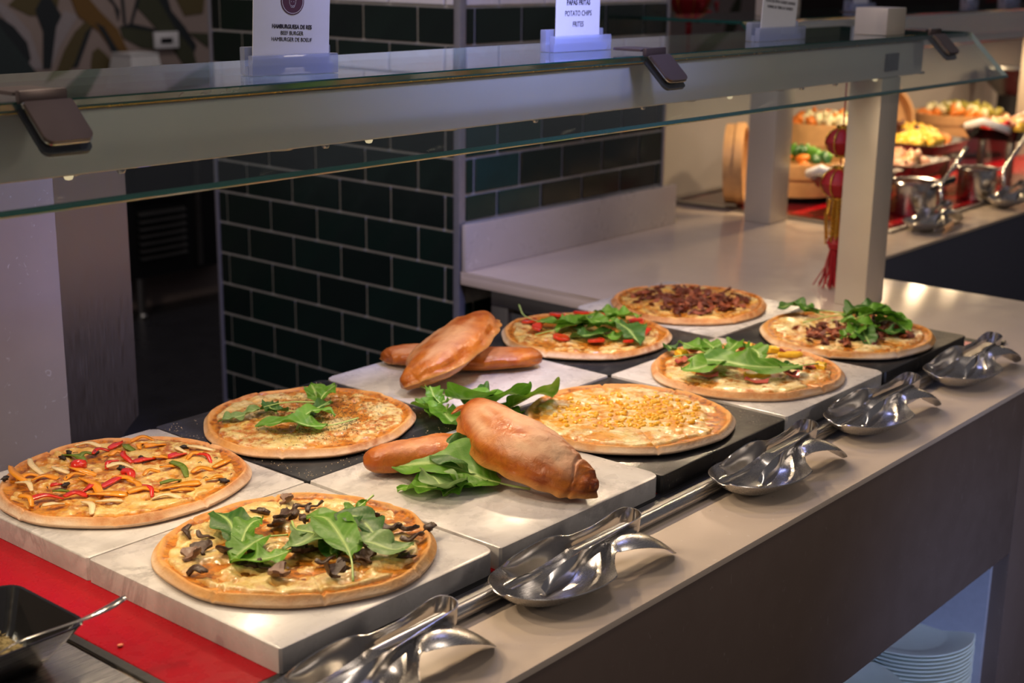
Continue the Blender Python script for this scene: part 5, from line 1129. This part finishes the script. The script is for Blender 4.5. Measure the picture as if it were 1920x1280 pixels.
# lantern garland behind the post
def lantern(parent, z, r, k=.8):
    g = lathe('lantern', [(0, -r*k), (r*.35, -r*k), (r*.72, -r*k*.72), (r, 0), (r*.72, r*k*.72), (r*.35, r*k), (0, r*k)], M['lred'], parent, 28, (0, 0, z))
    for i in range(8):
        a = 2*PI*i/8; tube('gold_rib', [((r+.001)*math.cos(a)*math.cos(b), (r+.001)*math.sin(a)*math.cos(b), (r*k+.001)*math.sin(b)) for b in np.linspace(-1.2, 1.2, 9)], .0018, M['gold'], g, 5)
    for sz in (-1, 1): lathe('gold_cap', [(r*.34, -.004), (r*.40, -.004), (r*.40, .006), (r*.34, .006), (r*.34, -.004)], M['gold'], g, 20, (0, 0, sz*r*k))
    return g
lg = empty('lantern_garland', (1.775, .115, 1.18), 0, 'red and gold lantern garland with tassels hanging behind the post', 'garland')
tube('cord', [(0, 0, .31), (0, 0, .10), (0, 0, -.12)], .002, M['lred'], lg, 6)
lantern(lg, .075, .040); lantern(lg, -.022, .044)
V = []; F = []
for i in range(26):
    a = 2*PI*i/26; q = .010+.012*(i % 2); tube_geo([(q*math.cos(a), q*math.sin(a), -.060), (q*1.3*math.cos(a), q*1.3*math.sin(a), -.10), (q*math.cos(a), q*math.sin(a), -.150-.02*rnd.random())], .0022, 4, V=V, F=F)
mk('gold_fringe', V, F, M['gold'], lg)['kind'] = 'stuff'
lathe('red_bead', [(0, -.02), (.014, -.014), (.020, 0), (.014, .014), (0, .02)], M['lred'], lg, 18, (0, 0, -.165))
V = []; F = []
for i in range(60):
    a = rnd.uniform(0, 6.28); q = rnd.uniform(.0, .020); e = q+rnd.uniform(.0, .028); tube_geo([(q*math.cos(a)*.5, q*math.sin(a)*.5, -.180), (q*math.cos(a), q*math.sin(a), -.225), (e*math.cos(a), e*math.sin(a), -.270)], .0015, 4, V=V, F=F)
mk('red_tassel', V, F, M['lred'], lg)['kind'] = 'stuff'
# red lantern decoration high behind the glass
pL = at(1293, 12, y=1.75)
hd = empty('hanging_lantern', (pL.x, 1.75, pL.z), 0, 'dark red lantern with gold tassel cap hanging behind the tiled pillar', 'lantern')
tube('cord', [(0, 0, .9), (0, 0, .12)], .003, M['lred'], hd, 6)
lantern(hd, .03, .085, .85)
tube('bow', [(-.05, -.09, .02), (-.07, -.09, -.05), (0, -.09, -.02), (.07, -.09, -.06), (.05, -.09, .02)], .012, M['lred'], hd, 8)
tube('tassel_stem', [(0, 0, -.04), (0, 0, -.13)], .012, M['lred'], hd, 8); lathe('gold_bell', [(0, -.18), (.022, -.175), (.022, -.135), (.012, -.128), (0, -.126)], M['gold'], hd, 20)
